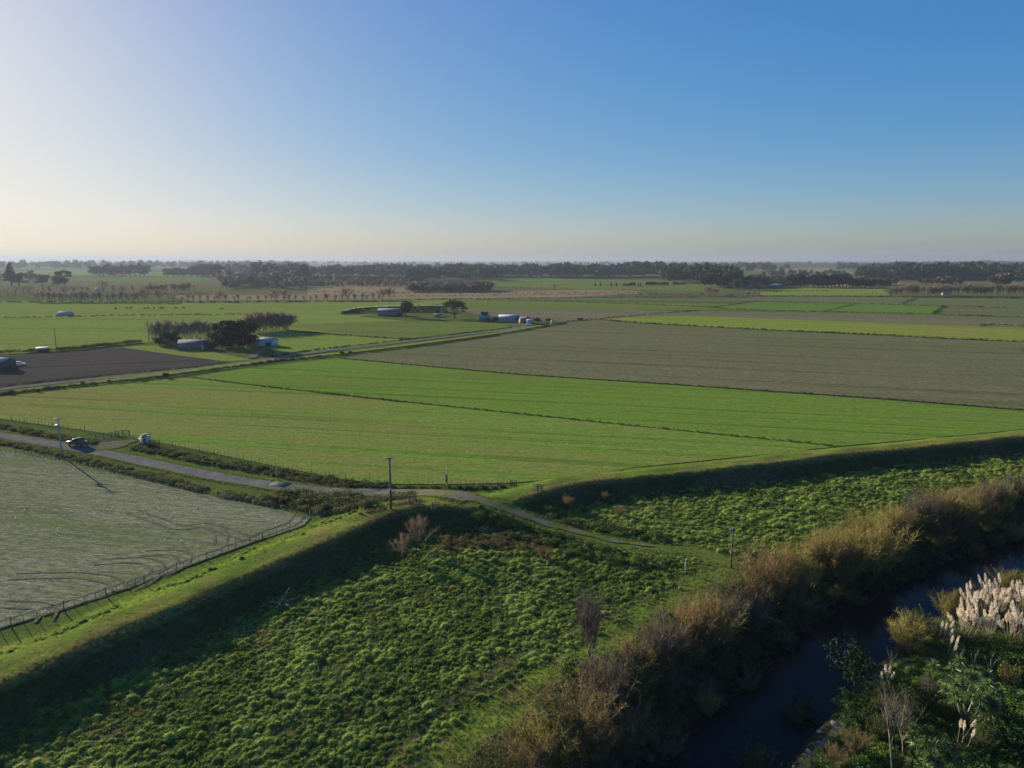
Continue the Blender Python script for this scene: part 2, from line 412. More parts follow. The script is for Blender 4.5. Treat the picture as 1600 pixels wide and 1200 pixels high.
# ================================================================== GROUND
def build_ground():
    ys = list(np.arange(-60, 34, 6.0))
    y = 34.0
    while y < 26000:
        ys.append(y); y += .5 if y < 110 else (.75 if y < 180 else .75+(y-180)*.06)
    ys = np.array(ys)
    us = np.linspace(-1, 1, 421)
    X = us[None]*(62+.98*np.maximum(ys, 0))[:, None]; Y = np.repeat(ys[:, None], len(us), 1)
    Z = height(X, Y)
    # low rolling country on the right and left horizon
    nr, nc = X.shape
    x, y, z = X.ravel(), Y.ravel(), Z.ravel()
    idx = np.arange(nr*nc).reshape(nr, nc)
    F = np.stack([idx[:-1, :-1], idx[:-1, 1:], idx[1:, 1:], idx[1:, :-1]], -1).reshape(-1, 4)
    mb = MB(); mb.add(np.column_stack([x, y, z]), F)
    me = mb.mesh('ground', True)
    # sward colour: own colours of the turf, litter and soil
    d, _ = seg_dist(x, y, NE); dr, _ = seg_dist(x, y, RIV); dt, _ = seg_dist(x, y, TRACK)
    n1 = vnoise(x, y, 9, 21); n2 = vnoise(x, y, 3, 22); n3 = vnoise(x, y, 1.2, 23)
    C = np.zeros((len(x), 3)); C[:] = (.085, .115, .03)
    far = sstep(500, 1500, y)[:, None]
    fn = vnoise(x*.25, y, 160, 30)[:, None]; fn2 = vnoise(x*.4, y*1.0, 60, 31)[:, None]
    farc = np.array((.085, .115, .035))*(1-fn)+np.array((.15, .125, .07))*fn
    farc = farc*(.8+.4*fn2)
    C = C*(1-far)+farc*far
    def put(mask, c):
        nonlocal C
        C = C*(1-mask[:, None])+np.array(c)*mask[:, None]
    put(sstep(14, 10, d)*(d > -1), (.118, .178, .03))
    put(sstep(.55, .75, n2)*sstep(13, 10, d)*(d > -1)*.7, (.16, .15, .045))
    put(np.maximum(sstep(.5, .2, np.abs(d-1.5)), sstep(.5, .2, np.abs(d-3.1)))*.75*(n1 > .25), (.20, .165, .06))       # dry strip along the vehicle line on the crest
    put(sstep(1.2, .2, np.abs(d+.1))*.75, (.20, .155, .06))      # dry lip
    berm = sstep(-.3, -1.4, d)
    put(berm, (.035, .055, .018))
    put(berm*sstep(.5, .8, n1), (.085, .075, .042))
    rb = sstep(20.0, 18.0, np.abs(dr))*(dr > 0)
    put(rb, (.135, .175, .036))
    dl_ = np.abs(seg_dist(x, y, smooth_poly(GL([(520, 1280), (600, 1196), (690, 1110), (770, 1050), (860, 1000), (960, 958), (1040, 918), (1100, 885)]), 2.0))[0]); put(sstep(.6, .2, np.abs(dl_-.1))*.55*(y < 130), (.12, .10, .055)); put(rb*sstep(.5, .75, n2), (.15, .13, .05))
    put(sstep(9.5, 7.5, np.abs(dr))*(dr > 0), (.045, .042, .026)); put(sstep(8, 6.0, np.abs(dr))*(dr < 0), (.05, .045, .03))
    put(sstep(-6.0, -6.8, dr), (.05, .07, .02))
    put(sstep(3.6, 2.4, np.abs(dt)), (.10, .13, .03))
    put(sstep(.6, 1.0, n3)*.4*(y < 250), (.12, .10, .05))
    a = me.attributes.new('sward', 'FLOAT_COLOR', 'POINT')
    a.data.foreach_set('color', np.column_stack([C, np.ones(len(x))]).astype(np.float32).ravel())
    m, nt, bs = nmat('ground_turf')
    at = nt.nodes.new('ShaderNodeAttribute'); at.attribute_name = 'sward'
    mp = mapping(nt)
    n = noise(nt, mp, 2.2, 5, .7); nb = noise(nt, mp, .12, 3)
    k = mixc(nt, 1.0, at.outputs['Color'], ramp(nt, n, [(.3, (.55, .6, .5)), (.7, (1.4, 1.35, 1.3))]), 'MULTIPLY')
    k = mixc(nt, 1.0, k, ramp(nt, nb, [(.35, (.85, .85, .85)), (.65, (1.15, 1.12, 1.05))]), 'MULTIPLY')
    nt.links.new(k, bs.inputs['Base Color']); bs.inputs['Roughness'].default_value = .95; bs.inputs['Specular IOR Level'].default_value = 0
    bump(nt, bs, n, .7, .15)
    o = link('ground', me, m); tag(o, 'wide green river plain with grassed stopbanks and rough berm', 'ground', kind='structure')
build_ground()

# ------------------------------------------------------------------ fields (flat sheets lying on the plain)
GR = dict(
    stubble=field_mat('crop_stubble_field', (.15, .155, .085), (.29, .27, .18), (.115, .145, .045), R(-14), 1.6, .5, 14, .6, 1.4),
    mid=field_mat('pasture_mid', (.12, .195, .028), (.17, .25, .042), (.19, .165, .055), R(-12), 4.5, .5, 30, .5, .7, (-70, 90, (.215, .185, .062))),
    bright=field_mat('pasture_bright', (.105, .185, .022), (.155, .245, .034), (.13, .155, .04), R(-14), 4.5, .45, 34, .5, .7),
    brown=field_mat('sown_brown', (.122, .115, .06), (.165, .152, .084), (.11, .125, .045), R(-18), 9, .5, 45, .3, .35),
    strip=field_mat('pasture_yellow', (.165, .21, .028), (.20, .25, .04), (.20, .19, .05), R(-26), 10, .35, 60, .25, .3),
    taupe=field_mat('fallow_taupe', (.15, .128, .078), (.19, .16, .10), (.10, .125, .045), R(-20), 11, .6, 60, .25, .25),
    green=field_mat('pasture_far', (.095, .145, .024), (.13, .18, .034), (.14, .14, .045), R(-14), 12, .5, 70, .25, .25),
    vivid=field_mat('pasture_vivid', (.09, .165, .024), (.12, .20, .032), (.11, .145, .03), R(-14), 10, .4, 70, .25, .25),
    lime=field_mat('pasture_lime', (.14, .20, .03), (.18, .245, .04), (.175, .165, .05), R(-4), 9, .45, 55, .25, .3),
    plough=field_mat('ploughed_soil', (.060, .050, .046), (.086, .072, .064), (.05, .05, .035), R(20), 4, .5, 30, .4, .8),
    tan=field_mat('reedland_tan', (.22, .16, .09), (.29, .21, .12), (.15, .13, .06), R(-3), 14, .6, 60, .25, .2),
    grey=field_mat('pasture_dull', (.105, .13, .048), (.135, .148, .06), (.13, .12, .058), R(-10), 12, .5, 60, .25, .25),
)
nfield = 0
def field(pts, key, label, name='field'):
    global nfield
    nfield += 1
    P = GL(pts); zz = .02+.005*nfield if P[:, 1].max() < 400 else .05+.008*nfield
    me = bpy.data.meshes.new(name)
    me.from_pydata([(p[0], p[1], zz) for p in P], [], [tuple(range(len(P)))])
    if me.polygons[0].normal.z < 0: me.flip_normals()
    o = link(name, me, GR[key]); tag(o, label, 'field', kind='structure'); return o
field([(-420, 470), (300, 471), (620, 469), (760, 466), (640, 480), (560, 495), (780, 516), (700, 528), (560, 546), (450, 555), (420, 545), (380, 525), (220, 536), (0, 556), (-420, 585)], 'lime', 'large bright pasture with grazing cattle on the left')
field([(440, 509), (560, 503), (690, 502), (830, 507), (800, 514), (645, 532), (600, 529)], 'green', 'green paddock in front of the farm buildings')
field([(420, 512), (620, 529), (640, 531), (560, 541), (470, 552), (430, 555)], 'lime', 'wedge of pale pasture right of the white shed')
field([(-420, 600), (0, 557), (100, 550), (190, 543), (362, 566), (340, 568), (200, 583), (0, 607), (-420, 660)], 'plough', 'dark ploughed field on the left')
field([(190, 543), (232, 539), (330, 550), (372, 558), (395, 562), (352, 565)], 'lime', 'small yellow green paddock beyond the ploughed field')
field([(700, 482), (1000, 484), (1080, 488), (1000, 496), (925, 500), (860, 502), (760, 494)], 'taupe', 'pale fallow ground behind the farm buildings')
field([(720, 469), (1600, 482), (2000, 488), (2000, 497), (1600, 496), (1150, 485), (1000, 484), (700, 482)], 'green', 'long green pasture beyond the farm')
field([(760, 465), (1200, 463), (1600, 466), (2000, 468), (2000, 487), (1600, 482), (1180, 471), (740, 468)], 'grey', 'dull green far pasture on the right')
field([(1122, 481), (1182, 472), (1340, 475), (1474, 478), (1460, 490), (1300, 487), (1150, 484)], 'vivid', 'vivid green paddock on the right')
field([(1480, 479), (2000, 487), (2000, 499), (1600, 495), (1464, 490)], 'grey', 'greyish paddock right of the vivid green one')
field([(1088, 486), (1300, 489), (1600, 497), (2000, 503), (2000, 520), (1600, 513), (1300, 502), (1080, 494), (1000, 495)], 'taupe', 'fallow taupe strip on the right')
field([(930, 499), (1000, 495), (1080, 494), (1300, 502), (1600, 513), (2000, 520), (2000, 555), (1600, 534.5), (1400, 525), (1200, 516), (1000, 505)], 'strip', 'yellow green pasture strip on the right')
field([(534, 560), (560, 554), (640, 543), (760, 526), (850, 510), (890, 503), (930, 500), (1000, 506), (1200, 517), (1400, 526), (1600, 535.5), (2000, 556), (2150, 690), (1600, 641), (1400, 625), (1100, 604), (800, 584)], 'brown', 'broad brown newly sown field')
field([(300, 590), (330, 583), (420, 572), (500, 563), (530, 560.5), (800, 585.5), (1100, 605.5), (1400, 626.5), (1600, 642.5), (1800, 656), (1600, 671), (1500, 681), (1400, 690), (1310, 697.5), (1200, 686.5), (1000, 666.5), (800, 645.5), (600, 624.5), (400, 602.5)], 'bright', 'bright green pasture below the brown field')
field([(-175, 639), (0, 620), (250, 593), (298, 590.5), (400, 603), (600, 625), (800, 646), (1000, 667), (1200, 687), (1310, 698), (1200, 710), (1100, 720), (1000, 730), (900, 744), (850, 751), (800, 755), (700, 757), (600, 757), (540, 750), (430, 729), (330, 708), (250, 692), (200, 684), (140, 674), (0, 655)], 'mid', 'yellow green pasture with faint mowing rows in the centre')
field([(-420, 640), (-160, 680), (0, 704), (100, 722), (200, 746), (330, 776), (430, 796), (486, 809), (474, 822), (400, 847), (300, 884), (200, 921), (100, 954), (0, 984), (-200, 1050), (-420, 1120)], 'stubble', 'pale stubble field with turning tyre marks on the left')
# far bands
field([(620, 469), (480, 462), (480, 447), (640, 444), (760, 455), (1000, 452), (1000, 459), (860, 466)], 'tan', 'tan reedland beyond the farm')
field([(250, 462), (480, 460), (640, 468), (300, 470)], 'tan', 'tan reeds behind the far drain')
field([(780, 440), (900, 436), (1130, 441), (1170, 447), (1100, 455), (900, 453), (770, 448)], 'green', 'far green rise before the woods')
field([(770, 433), (830, 432), (890, 437), (850, 443), (770, 442)], 'vivid', 'small vivid green hillside below the woods')
field([(1190, 452), (1290, 449), (1390, 452), (1390, 462), (1200, 463), (1180, 458)], 'lime', 'far pale green paddock on the right')
field([(1300, 441), (1400, 439), (1420, 447), (1290, 447)], 'tan', 'far orange tan field before the hills')
field([(1180, 421), (1290, 419), (1330, 424), (1200, 427)], 'tan', 'far tan field under the horizon')
field([(20, 424), (150, 421), (150, 430), (30, 431)], 'lime', 'far left pale pasture')
field([(190, 426), (420, 425), (400, 431), (200, 432)], 'lime', 'far pale pasture between the clumps of trees')
field([(120, 434), (320, 432), (330, 441), (130, 440)], 'green', 'far green strip behind the bare trees')
field([(440, 436), (560, 434), (590, 441), (450, 443)], 'green', 'far green paddock among thickets')
field([(1320, 425), (1400, 424), (1390, 430), (1340, 430)], 'lime', 'far pale hillside paddock')

# ------------------------------------------------------------------ road, track, drives
mr, nt, bs = nmat('chipseal_road')
mp = mapping(nt); n = noise(nt, mp, 5, 5, .7); nb = noise(nt, mp, .4, 3)
c = mixc(nt, 1.0, ramp(nt, n, [(.3, (.105, .097, .085)), (.7, (.195, .182, .162))]), ramp(nt, nb, [(.35, (.82, .82, .82)), (.65, (1.18, 1.15, 1.1))]), 'MULTIPLY')
nt.links.new(c, bs.inputs['Base Color']); bs.inputs['Roughness'].default_value = .95; bs.inputs['Specular IOR Level'].default_value = 0
mg, nt, bs = nmat('gravel_track'); bs.inputs['Specular IOR Level'].default_value = 0
mp = mapping(nt); n = noise(nt, mp, 3, 5, .75); nb = noise(nt, mp, .5, 4)
c = ramp(nt, n, [(.3, (.095, .083, .06)), (.7, (.20, .175, .135))])
c = mixc(nt, ramp(nt, nb, [(.42, (0, 0, 0)), (.6, (1, 1, 1))]), c, (.10, .125, .03))
nt.links.new(c, bs.inputs['Base Color']); bs.inputs['Roughness'].default_value = .95; bump(nt, bs, n, .5, .1)
def ribbon(name, pts, w, zoff, mat, label, cat, zf=None):
    mb = MB(); pline(mb, pts, w, zoff, zf); o = link(name, mb.mesh(name, True), mat); tag(o, label, cat, kind='structure'); return o
ribbon('road', ROAD, 3.8+.25*np.sin(np.arange(len(ROAD))*.7), .09, mr, 'narrow sealed country road curving in from the left', 'road', None)
tw = np.interp(np.arange(len(TRACK)), [0, 16, 24, 32, len(TRACK)-22, len(TRACK)-9], [4.2, 4.3, 2.8, 2.1, 1.5, .12])+.3*np.sin(np.arange(len(TRACK))*1.3)
ribbon('track', TRACK[14:-9], tw[14:-9], .10, mg, 'gravel track crossing the stopbank down to the river berm', 'track')
ribbon('driveway', smooth_poly(GL([(138, 702), (165, 696), (190, 690), (214, 687)]), 1.5), [6.5+3*math.sin(k*.7) for k in range(len(smooth_poly(GL([(138, 702), (165, 696), (190, 690), (214, 687)]), 1.5)))], .12, mg, 'gravel gateway off the road beside the parked pickup', 'driveway')
FR = smooth_poly(GL([(-260, 640), (-100, 622), (0, 609.5), (100, 598), (200, 588), (300, 577.5), (370, 568.5), (420, 562), (500, 550), (580, 541), (640, 533.5), (700, 526.5), (760, 519.5), (800, 514.5), (835, 508.5)]), 8)
ribbon('farm_road', FR, 5.0, .27, mr, 'straight farm road running past the fields to the farm', 'road', 0.0)
ribbon('farm_verge', smooth_poly(GL([(-260, 650), (-100, 629), (0, 615), (100, 603), (250, 586), (400, 567), (500, 556), (640, 539), (760, 523), (850, 509)]), 8), 5.5, .28, GR['lime'], 'pale grass verge beside the farm road', 'verge', 0.0)
ribbon('farm_yard', smooth_poly(GL([(806, 510), (830, 506), (860, 503), (885, 501)]), 8), 16, .31, mg, 'gravel yard in front of the farm house', 'yard', 0.0)
ribbon('farm_drive', smooth_poly(GL([(392, 560), (405, 551), (420, 544), (400, 541)]), 6), 4, .33, mg, 'farm drive leading to the white shed', 'driveway', 0.0)
# slab set in the road
M['slab'] = plain('worn_concrete', (.24, .235, .22), 1, 0, .2, 3, 0)
mb = MB(); sp = G(438, 758); mb.box((0, 0, .17), (3.6, 2.0, .26))
for k in range(9): mb.box((0, -1.05+k*.26, .335), (3.3, .07, .05))
o = thing('cattle_stop', 'pale barred cattle stop set across the sealed road', 'cattle stop', (sp[0], sp[1], -.2), R(-20))
part('slab', mb, M['slab'], o)
# tyre ruts turning in the stubble field
def rut(pts, name='tyre_ruts'):
    for s in (-.85, .85):
        P = smooth_poly(GL(pts), .7); P = P[seg_dist(P[:, 0], P[:, 1], NE)[0] > 13.4]
        if len(P) < 4: continue
        t = np.gradient(P[:, :2], axis=0); t /= np.linalg.norm(t, axis=1)[:, None]
        P[:, 0] += -t[:, 1]*s; P[:, 1] += t[:, 0]*s
        pline(RUT, P, .3+.16*np.sin(np.arange(len(P))*.9+s), .135+.002*s)
RUT = MB()
for pts in ([(470, 805), (455, 820), (425, 835), (395, 842), (360, 834), (335, 822)], [(40, 1010), (100, 985), (150, 960), (185, 938), (188, 920), (165, 906), (110, 900), (20, 902)],
            [(190, 925), (235, 905), (247, 889), (235, 880), (205, 876), (150, 880)], [(240, 905), (285, 882), (287, 870), (270, 864), (225, 866)], [(345, 850), (345, 832), (320, 822), (280, 825), (240, 812), (205, 800)],
            [(20, 995), (60, 978), (75, 960), (60, 948), (0, 945)], [(480, 812), (440, 828), (400, 842), (300, 878), (200, 914), (100, 947), (0, 977), (-40, 989)]):
    rut(pts)
o = link('tyre_ruts', RUT.mesh('tyre_ruts', True), M['soilrut']); tag(o, 'curving tyre ruts at the headland of the stubble field', 'tyre marks', kind='structure')

# ------------------------------------------------------------------ water
mw, nt, bs = nmat('river_water')
bs.inputs['Base Color'].default_value = (.005, .009, .010, 1); bs.inputs['Roughness'].default_value = .06; bs.inputs['IOR'].default_value = 1.33; bs.inputs['Specular IOR Level'].default_value = .10
bump(nt, bs, noise(nt, mapping(nt), .9, 3), .08, .1)
mb = MB(); pline(mb, RIV, 11.6, 0, WZ); o = link('river', mb.mesh('river', True), mw); tag(o, 'dark still river between overgrown banks', 'river', kind='structure')

# ------------------------------------------------------------------ distant hills
def hills(name, x0, x1, top, dist, label, mat):
    """ridge whose skyline follows top(px) seen from afar"""
    mb = MB(); n = 160
    xs = np.linspace(x0, x1, n)
    rows = []
    for k, (fr, dy) in enumerate([(0, -.12), (.35, -.07), (.75, -.03), (1, 0), (.8, .05), (0, .12)]):
        y = dist*(1+dy)*np.ones(n); x = (xs-800)/FPX*dist*(1+.3*dy)
        z = np.maximum(0, top(xs))*fr*(1+.25*(vnoise(x, y, dist*.02, 60+k)-.5))
        rows.append(np.column_stack([x, y, z-.5]))
    V = np.stack(rows, 0).reshape(-1, 3)
    f = [(k*n+i, k*n+i+1, (k+1)*n+i+1, (k+1)*n+i) for k in range(5) for i in range(n-1)]
    mb.add(V, f); o = link(name, mb.mesh(name, True), mat); tag(o, label, 'hills', kind='structure')
def skyl(pts, dist):
    xs = [p[0] for p in pts]; zs = [CAMH+(406-p[1])/FPX*dist for p in pts]
    def f(x): return np.interp(x, xs, zs)+(vnoise(x, x*0, 23, 9)-.5)*.0012*dist+(vnoise(x, x*0, 7, 10)-.5)*.0006*dist
    return f
mh = veg('hill_bush', (.04, .06, .025), (.06, .08, .03), 0)
hills('hills', -700, 760, skyl([(-700, 404), (0, 405.3), (60, 405.6), (150, 406.5), (200, 406.8), (300, 406), (400, 406.5), (460, 408), (560, 409), (760, 411)], 11000), 11000, 'long low hazy ridge on the left horizon', mh)
hills('hills', 1130, 2300, skyl([(1130, 412), (1200, 411), (1300, 411), (1380, 410), (1440, 409.5), (1480, 410), (1535, 407.5), (1570, 408.5), (1600, 409), (1800, 408), (2300, 406)], 4200), 4200, 'low wooded hills on the right horizon', mh)
hills('hills', 700, 1300, skyl([(700, 412), (760, 411.5), (930, 411), (1000, 411.5), (1300, 412)], 9000), 9000, 'faint low ridge on the middle horizon', mh)

# ================================================================== SKY, SUN, AIR, CAMERA
SUN_EL = R(13.8); SUN_AZ = R(-45)         # to the left of straight ahead
S = Vector((math.sin(SUN_AZ)*math.cos(SUN_EL), math.cos(SUN_AZ)*math.cos(SUN_EL), math.sin(SUN_EL)))
w = bpy.data.worlds.new('World'); scene.world = w; w.use_nodes = True; nt = w.node_tree
bg = nt.nodes['Background']; sky = nt.nodes.new('ShaderNodeTexSky'); sky.sky_type = 'NISHITA'; sky.sun_disc = False
sky.sun_elevation = SUN_EL; sky.sun_rotation = SUN_AZ; sky.altitude = 30; sky.air_density = 1.0; sky.dust_density = 1.2; sky.ozone_density = 6
tc = nt.nodes.new('ShaderNodeTexCoord'); sx = nt.nodes.new('ShaderNodeSeparateXYZ'); nt.links.new(tc.outputs['Generated'], sx.inputs[0])
mpn = nt.nodes.new('ShaderNodeMapping'); mpn.inputs['Scale'].default_value = (5, 5, 130); nt.links.new(tc.outputs['Generated'], mpn.inputs[0])
cn = noise(nt, mpn.outputs[0], 1.3, 4, .55)
band = mth(nt, 'MULTIPLY', ramp(nt, sx.outputs[2], [(.0, (1, 1, 1)), (.010, (1, 1, 1)), (.019, (0, 0, 0))]), ramp(nt, mth(nt, 'ADD', mth(nt, 'MULTIPLY', sx.outputs[0], .5), .5), [(.45, (0, 0, 0)), (.72, (1, 1, 1))]))
band = mth(nt, 'MULTIPLY', band, ramp(nt, cn, [(.35, (.25, .25, .25)), (.6, (1, 1, 1))]))
gm = nt.nodes.new('ShaderNodeGamma'); gm.inputs[1].default_value = .55; nt.links.new(sky.outputs[0], gm.inputs[0])
hs = nt.nodes.new('ShaderNodeHueSaturation'); hs.inputs['Saturation'].default_value = 1.34; hs.inputs['Value'].default_value = 1.97
elev = ramp(nt, sx.outputs[2], [(0.0, (.92, .89, .79)), (.02, (.96, .95, .89)), (.07, (.90, .95, 1.10)), (.14, (.89, .915, 1.17)), (.32, (.88, .85, 1.13))])
nt.links.new(mixc(nt, 1.0, gm.outputs[0], elev, 'MULTIPLY'), hs.inputs['Color'])
sp3 = nt.nodes.new('ShaderNodeSeparateXYZ'); nt.links.new(hs.outputs[0], sp3.inputs[0]); cb3 = nt.nodes.new('ShaderNodeCombineXYZ')
for k_, cap_ in enumerate((6.9, 6.4, 5.5)):                # the low sun's glow rolls off softly
    q_ = mth(nt, 'POWER', mth(nt, 'DIVIDE', sp3.outputs[k_], cap_), 1.9)
    nt.links.new(mth(nt, 'DIVIDE', sp3.outputs[k_], mth(nt, 'POWER', mth(nt, 'ADD', q_, 1.0), .526)), cb3.inputs[k_])
skc = mixc(nt, mth(nt, 'MULTIPLY', band, .55), cb3.outputs[0], (2.3, 2.6, 3.3))
nt.links.new(skc, bg.inputs[0]); bg.inputs[1].default_value = .075
sl = bpy.data.lights.new('sun', 'SUN'); sl.energy = 5.0; sl.angle = R(.55); sl.color = (1.0, .90, .74)
so = bpy.data.objects.new('sun', sl); COL.objects.link(so); so.rotation_euler = S.to_track_quat('Z', 'Y').to_euler(); so.location = (-200, 200, 200)

mhz = bpy.data.materials.new('haze_air'); mhz.use_nodes = True; nt = mhz.node_tree
for n_ in list(nt.nodes):
    if n_.type == 'BSDF_PRINCIPLED': nt.nodes.remove(n_)
pv = nt.nodes.new('ShaderNodeVolumePrincipled'); pv.inputs['Color'].default_value = (.34, .385, .47, 1); pv.inputs['Density'].default_value = 0.00011; pv.inputs['Anisotropy'].default_value = .25
nt.links.new(pv.outputs[0], nt.nodes['Material Output'].inputs['Volume'])
mb = MB(); mb.box((0, 13000, 50), (60000, 27000, 110))
o = link('haze', mb.mesh('haze'), mhz); tag(o, 'thin pale air haze over the whole plain', 'haze', kind='stuff')

cam = bpy.data.cameras.new('camera'); co = bpy.data.objects.new('camera', cam); COL.objects.link(co)
co.location = (0, 0, CAMH); co.rotation_euler = (R(90)-PITCH, 0, 0)
cam.sensor_width = 36; cam.lens = 36*FPX/1600; cam.clip_end = 60000; cam.clip_start = .5
scene.camera = co
vs = scene.view_settings; vs.view_transform = 'Standard'; vs.look = 'None'; vs.gamma = 1; vs.exposure = 1.12
cy = scene.cycles; cy.max_bounces = 5; cy.diffuse_bounces = 3; cy.glossy_bounces = 2; cy.transmission_bounces = 3; cy.transparent_max_bounces = 4; cy.volume_bounces = 0
cy.use_denoising = True

# ================================================================== GROUND COVER
def T_tussock(n=70, L=.55, w=.055, droop=.55, domz=.33, r=.42):
    mb = MB()
    # soft inner mound
    k = 9; rings = [(1.0, 0), (.85, .5), (.5, .88), (.12, 1.0)]
    v = [(r*q*math.cos(a*2*math.pi/k)*rng.uniform(.9, 1.1), r*q*math.sin(a*2*math.pi/k)*rng.uniform(.9, 1.1), domz*h*rng.uniform(.9, 1.1)-.05) for q, h in rings for a in range(k)]
    f = [(i*k+j, i*k+(j+1) % k, (i+1)*k+(j+1) % k, (i+1)*k+j) for i in range(3) for j in range(k)]
    mb.add(v, f, .35)
    d = sphere_dirs(n, .15); base = d*np.array((r*.75, r*.75, domz*.85))
    d2 = unit(d*np.array((1, 1, .9))+np.array((0, 0, .45))+rng.normal(0, .25, (n, 3)))
    blades(mb, base, d2, L*rng.uniform(.6, 1.15, n), w*rng.uniform(.7, 1.3, n), droop*rng.uniform(.5, 1.2, n), 3)
    return mb
def T_tuft(n=16, L=.4, w=.04, up=.8, r=.12, droop=.3, segs=2):
    mb = MB(); d = unit(sphere_dirs(n, .1)+np.array((0, 0, up)))
    base = np.column_stack([rng.normal(0, r, (n, 2)), np.zeros(n)-.03])
    blades(mb, base, d, L*rng.uniform(.5, 1.2, n), w*rng.uniform(.7, 1.3, n), droop*rng.uniform(.4, 1.2, n), segs); return mb
def T_bushlet(n=90, r=.7, h=.8, leaf=.16):
    mb = MB(); d = sphere_dirs(n, -.1); rad = rng.uniform(.55, 1.0, n)[:, None]
    c = d*rad*np.array((r, r, h*.6))+np.array((0, 0, h*.38)); cards(mb, c, leaf*rng.uniform(.6, 1.4, n), None, d)
    m = 24; dd = unit(sphere_dirs(m, .1)+np.array((0, 0, .5))); blades(mb, dd*np.array((r, r, h))*.4, dd, .55*h*rng.uniform(.6, 1.2, m), .03, .1, 2); return mb
TUS = [T_tussock(115, .42, .036, .6, .40, .48), T_tussock(100, .48, .038, .75, .34, .5), T_tussock(120, .38, .036, .55, .46, .46), T_tussock(95, .55, .04, .65, .36, .42)]
def T_clump(k):
    """irregular merged tussocks"""
    mb = MB(); src = [T_tussock(46, .5, .04, .65, .32, .46), T_tussock(40, .6, .042, .8, .26, .5), T_tussock(44, .42, .04, .5, .38, .4)]
    for j in range(k):
        v, fs, t = src[j % 3].arrays(); sc = rng.uniform(.55, 1.15); v = v*np.array((sc*rng.uniform(.8, 1.35), sc, sc*rng.uniform(.7, 1.1))); v = rotz(v, rng.uniform(0, 6.28))
        v = v+np.array((rng.normal(0, .55), rng.normal(0, .3), 0)); b = mb.n; mb.v.append(v); mb.t.append(np.clip(t+rng.normal(0, .12), 0, 1)); mb.n += len(v)
        for f in fs: mb.f.append(f+b)
    return mb
CLU = [T_clump(3), T_clump(4), T_clump(2), T_clump(3), T_clump(4)]
TUF = [T_tuft() for _ in range(4)]
TAL = [T_tuft(26, .8, .035, 1.6, .18, .12) for _ in range(3)]
BSH = [T_bushlet() for _ in range(3)]

def pts_in(fn, x0, x1, y0, y1, sp, rot=0.0, jit=.42):
    """jittered grid filtered by fn(x,y)->prob"""
    cx, cy = (x0+x1)/2, (y0+y1)/2; Lr = max(x1-x0, y1-y0)*.75
    a = np.arange(-Lr, Lr, sp); X, Y = np.meshgrid(a, a*1.0); X = X.ravel(); Y = Y.ravel()
    X = X+rng.uniform(-jit, jit, len(X))*sp; Y = Y+rng.uniform(-jit, jit, len(Y))*sp
    x = X*math.cos(rot)-Y*math.sin(rot)+cx; y = X*math.sin(rot)+Y*math.cos(rot)+cy
    m = (x > x0) & (x < x1) & (y > y0) & (y < y1); x = x[m]; y = y[m]
    # keep what can come into view (with a margin for a side step)
    m = (np.abs(x) < y*.80+22); x = x[m]; y = y[m]
    p = fn(x, y); m = rng.rand(len(x)) < p; x = x[m]; y = y[m]
    return np.column_stack([x, y, height(x, y)])
def dists(x, y):
    return seg_dist(x, y, NE)[0], seg_dist(x, y, RIV)[0], np.abs(seg_dist(x, y, TRACK)[0])
def stuff(name, mb, mat, label, cat):
    o = link(name, mb.mesh(name), mat); tag(o, label, cat, kind='stuff'); return o

# wheel line through the berm
LINE = smooth_poly(GL([(520, 1280), (600, 1196), (690, 1110), (770, 1050), (860, 1000), (960, 958), (1040, 918), (1100, 885)]), 1.0)
LINE2 = smooth_poly(GL([(770, 1050), (790, 980), (775, 930), (760, 890)]), 1.0)
def f_left(x, y):
    d, dr, dt = dists(x, y); dl = np.abs(seg_dist(x, y, LINE)[0]); d2 = np.abs(seg_dist(x, y, LINE2)[0])
    track_side = seg_dist(x, y, TRACK)[0]
    p = (d < -4.6) & (dr > 17+2.6*vnoise(x, y, 7, 41)) & (dt > 2.6)
    gap = vnoise(x, y, 6, 40)
    return p*np.where(gap > .74, .45, 1.0)*np.where(dl < .5, .08, 1)*np.where(d2 < .55, .15, 1)
P = pts_in(f_left, -60, 40, 42, 112, 0.62, R(58))
left = (seg_dist(P[:, 0], P[:, 1], TRACK)[0] < 0) | (P[:, 0] < 5)
s = (.34+.5*rng.rand(len(P))**2.2)*(1.05+.6*(vnoise(P[:, 0], P[:, 1], 9, 44)-.35))
k_ = rng.rand(len(P)); P = P[k_ < .78]; s = s[k_ < .78]; dbr = np.abs(seg_dist(P[:, 0], P[:, 1], np.array([W(*q) for q in [(690, 852), (740, 849), (800, 849), (850, 852)]]))[0]); P = P[dbr > 2.2]; s = s[dbr > 2.2]
to = (vnoise(P[:, 0], P[:, 1], 4.5, 71)-.5)*.7
mb = MB(); scatter(mb, CLU+TUS[:2], P, np.column_stack([s*1.1, s*1.1, s*rng.uniform(.7, 1.2, len(P))]), .16, to)
stuff('tussock_grass', mb, M['tussock'], 'mounded green tussock grass on the berm between stopbank and river', 'grass')
def f_right(x, y):
    d, dr, dt = dists(x, y)
    return ((d < -4.2) & (dr > 13.5) & (dt > 2.2) & (x > 8) & (y > 84))*np.where(vnoise(x, y, 5, 43) > .8, .4, 1.0)
P = pts_in(f_right, 8, 190, 84, 175, .8, R(20))
m = ~((np.abs(P[:, 0]) < 40) & (P[:, 1] < 112) & (seg_dist(P[:, 0], P[:, 1], TRACK)[0] < 0) & (P[:, 0] < 40)); P = P[m]
s = (.42+.62*rng.rand(len(P))**2)*(1.05+.6*(vnoise(P[:, 0], P[:, 1], 8, 45)-.35))
k_ = rng.rand(len(P)) < .8; P = P[k_]; s = s[k_]; to = (vnoise(P[:, 0], P[:, 1], 6, 72)-.5)*.6
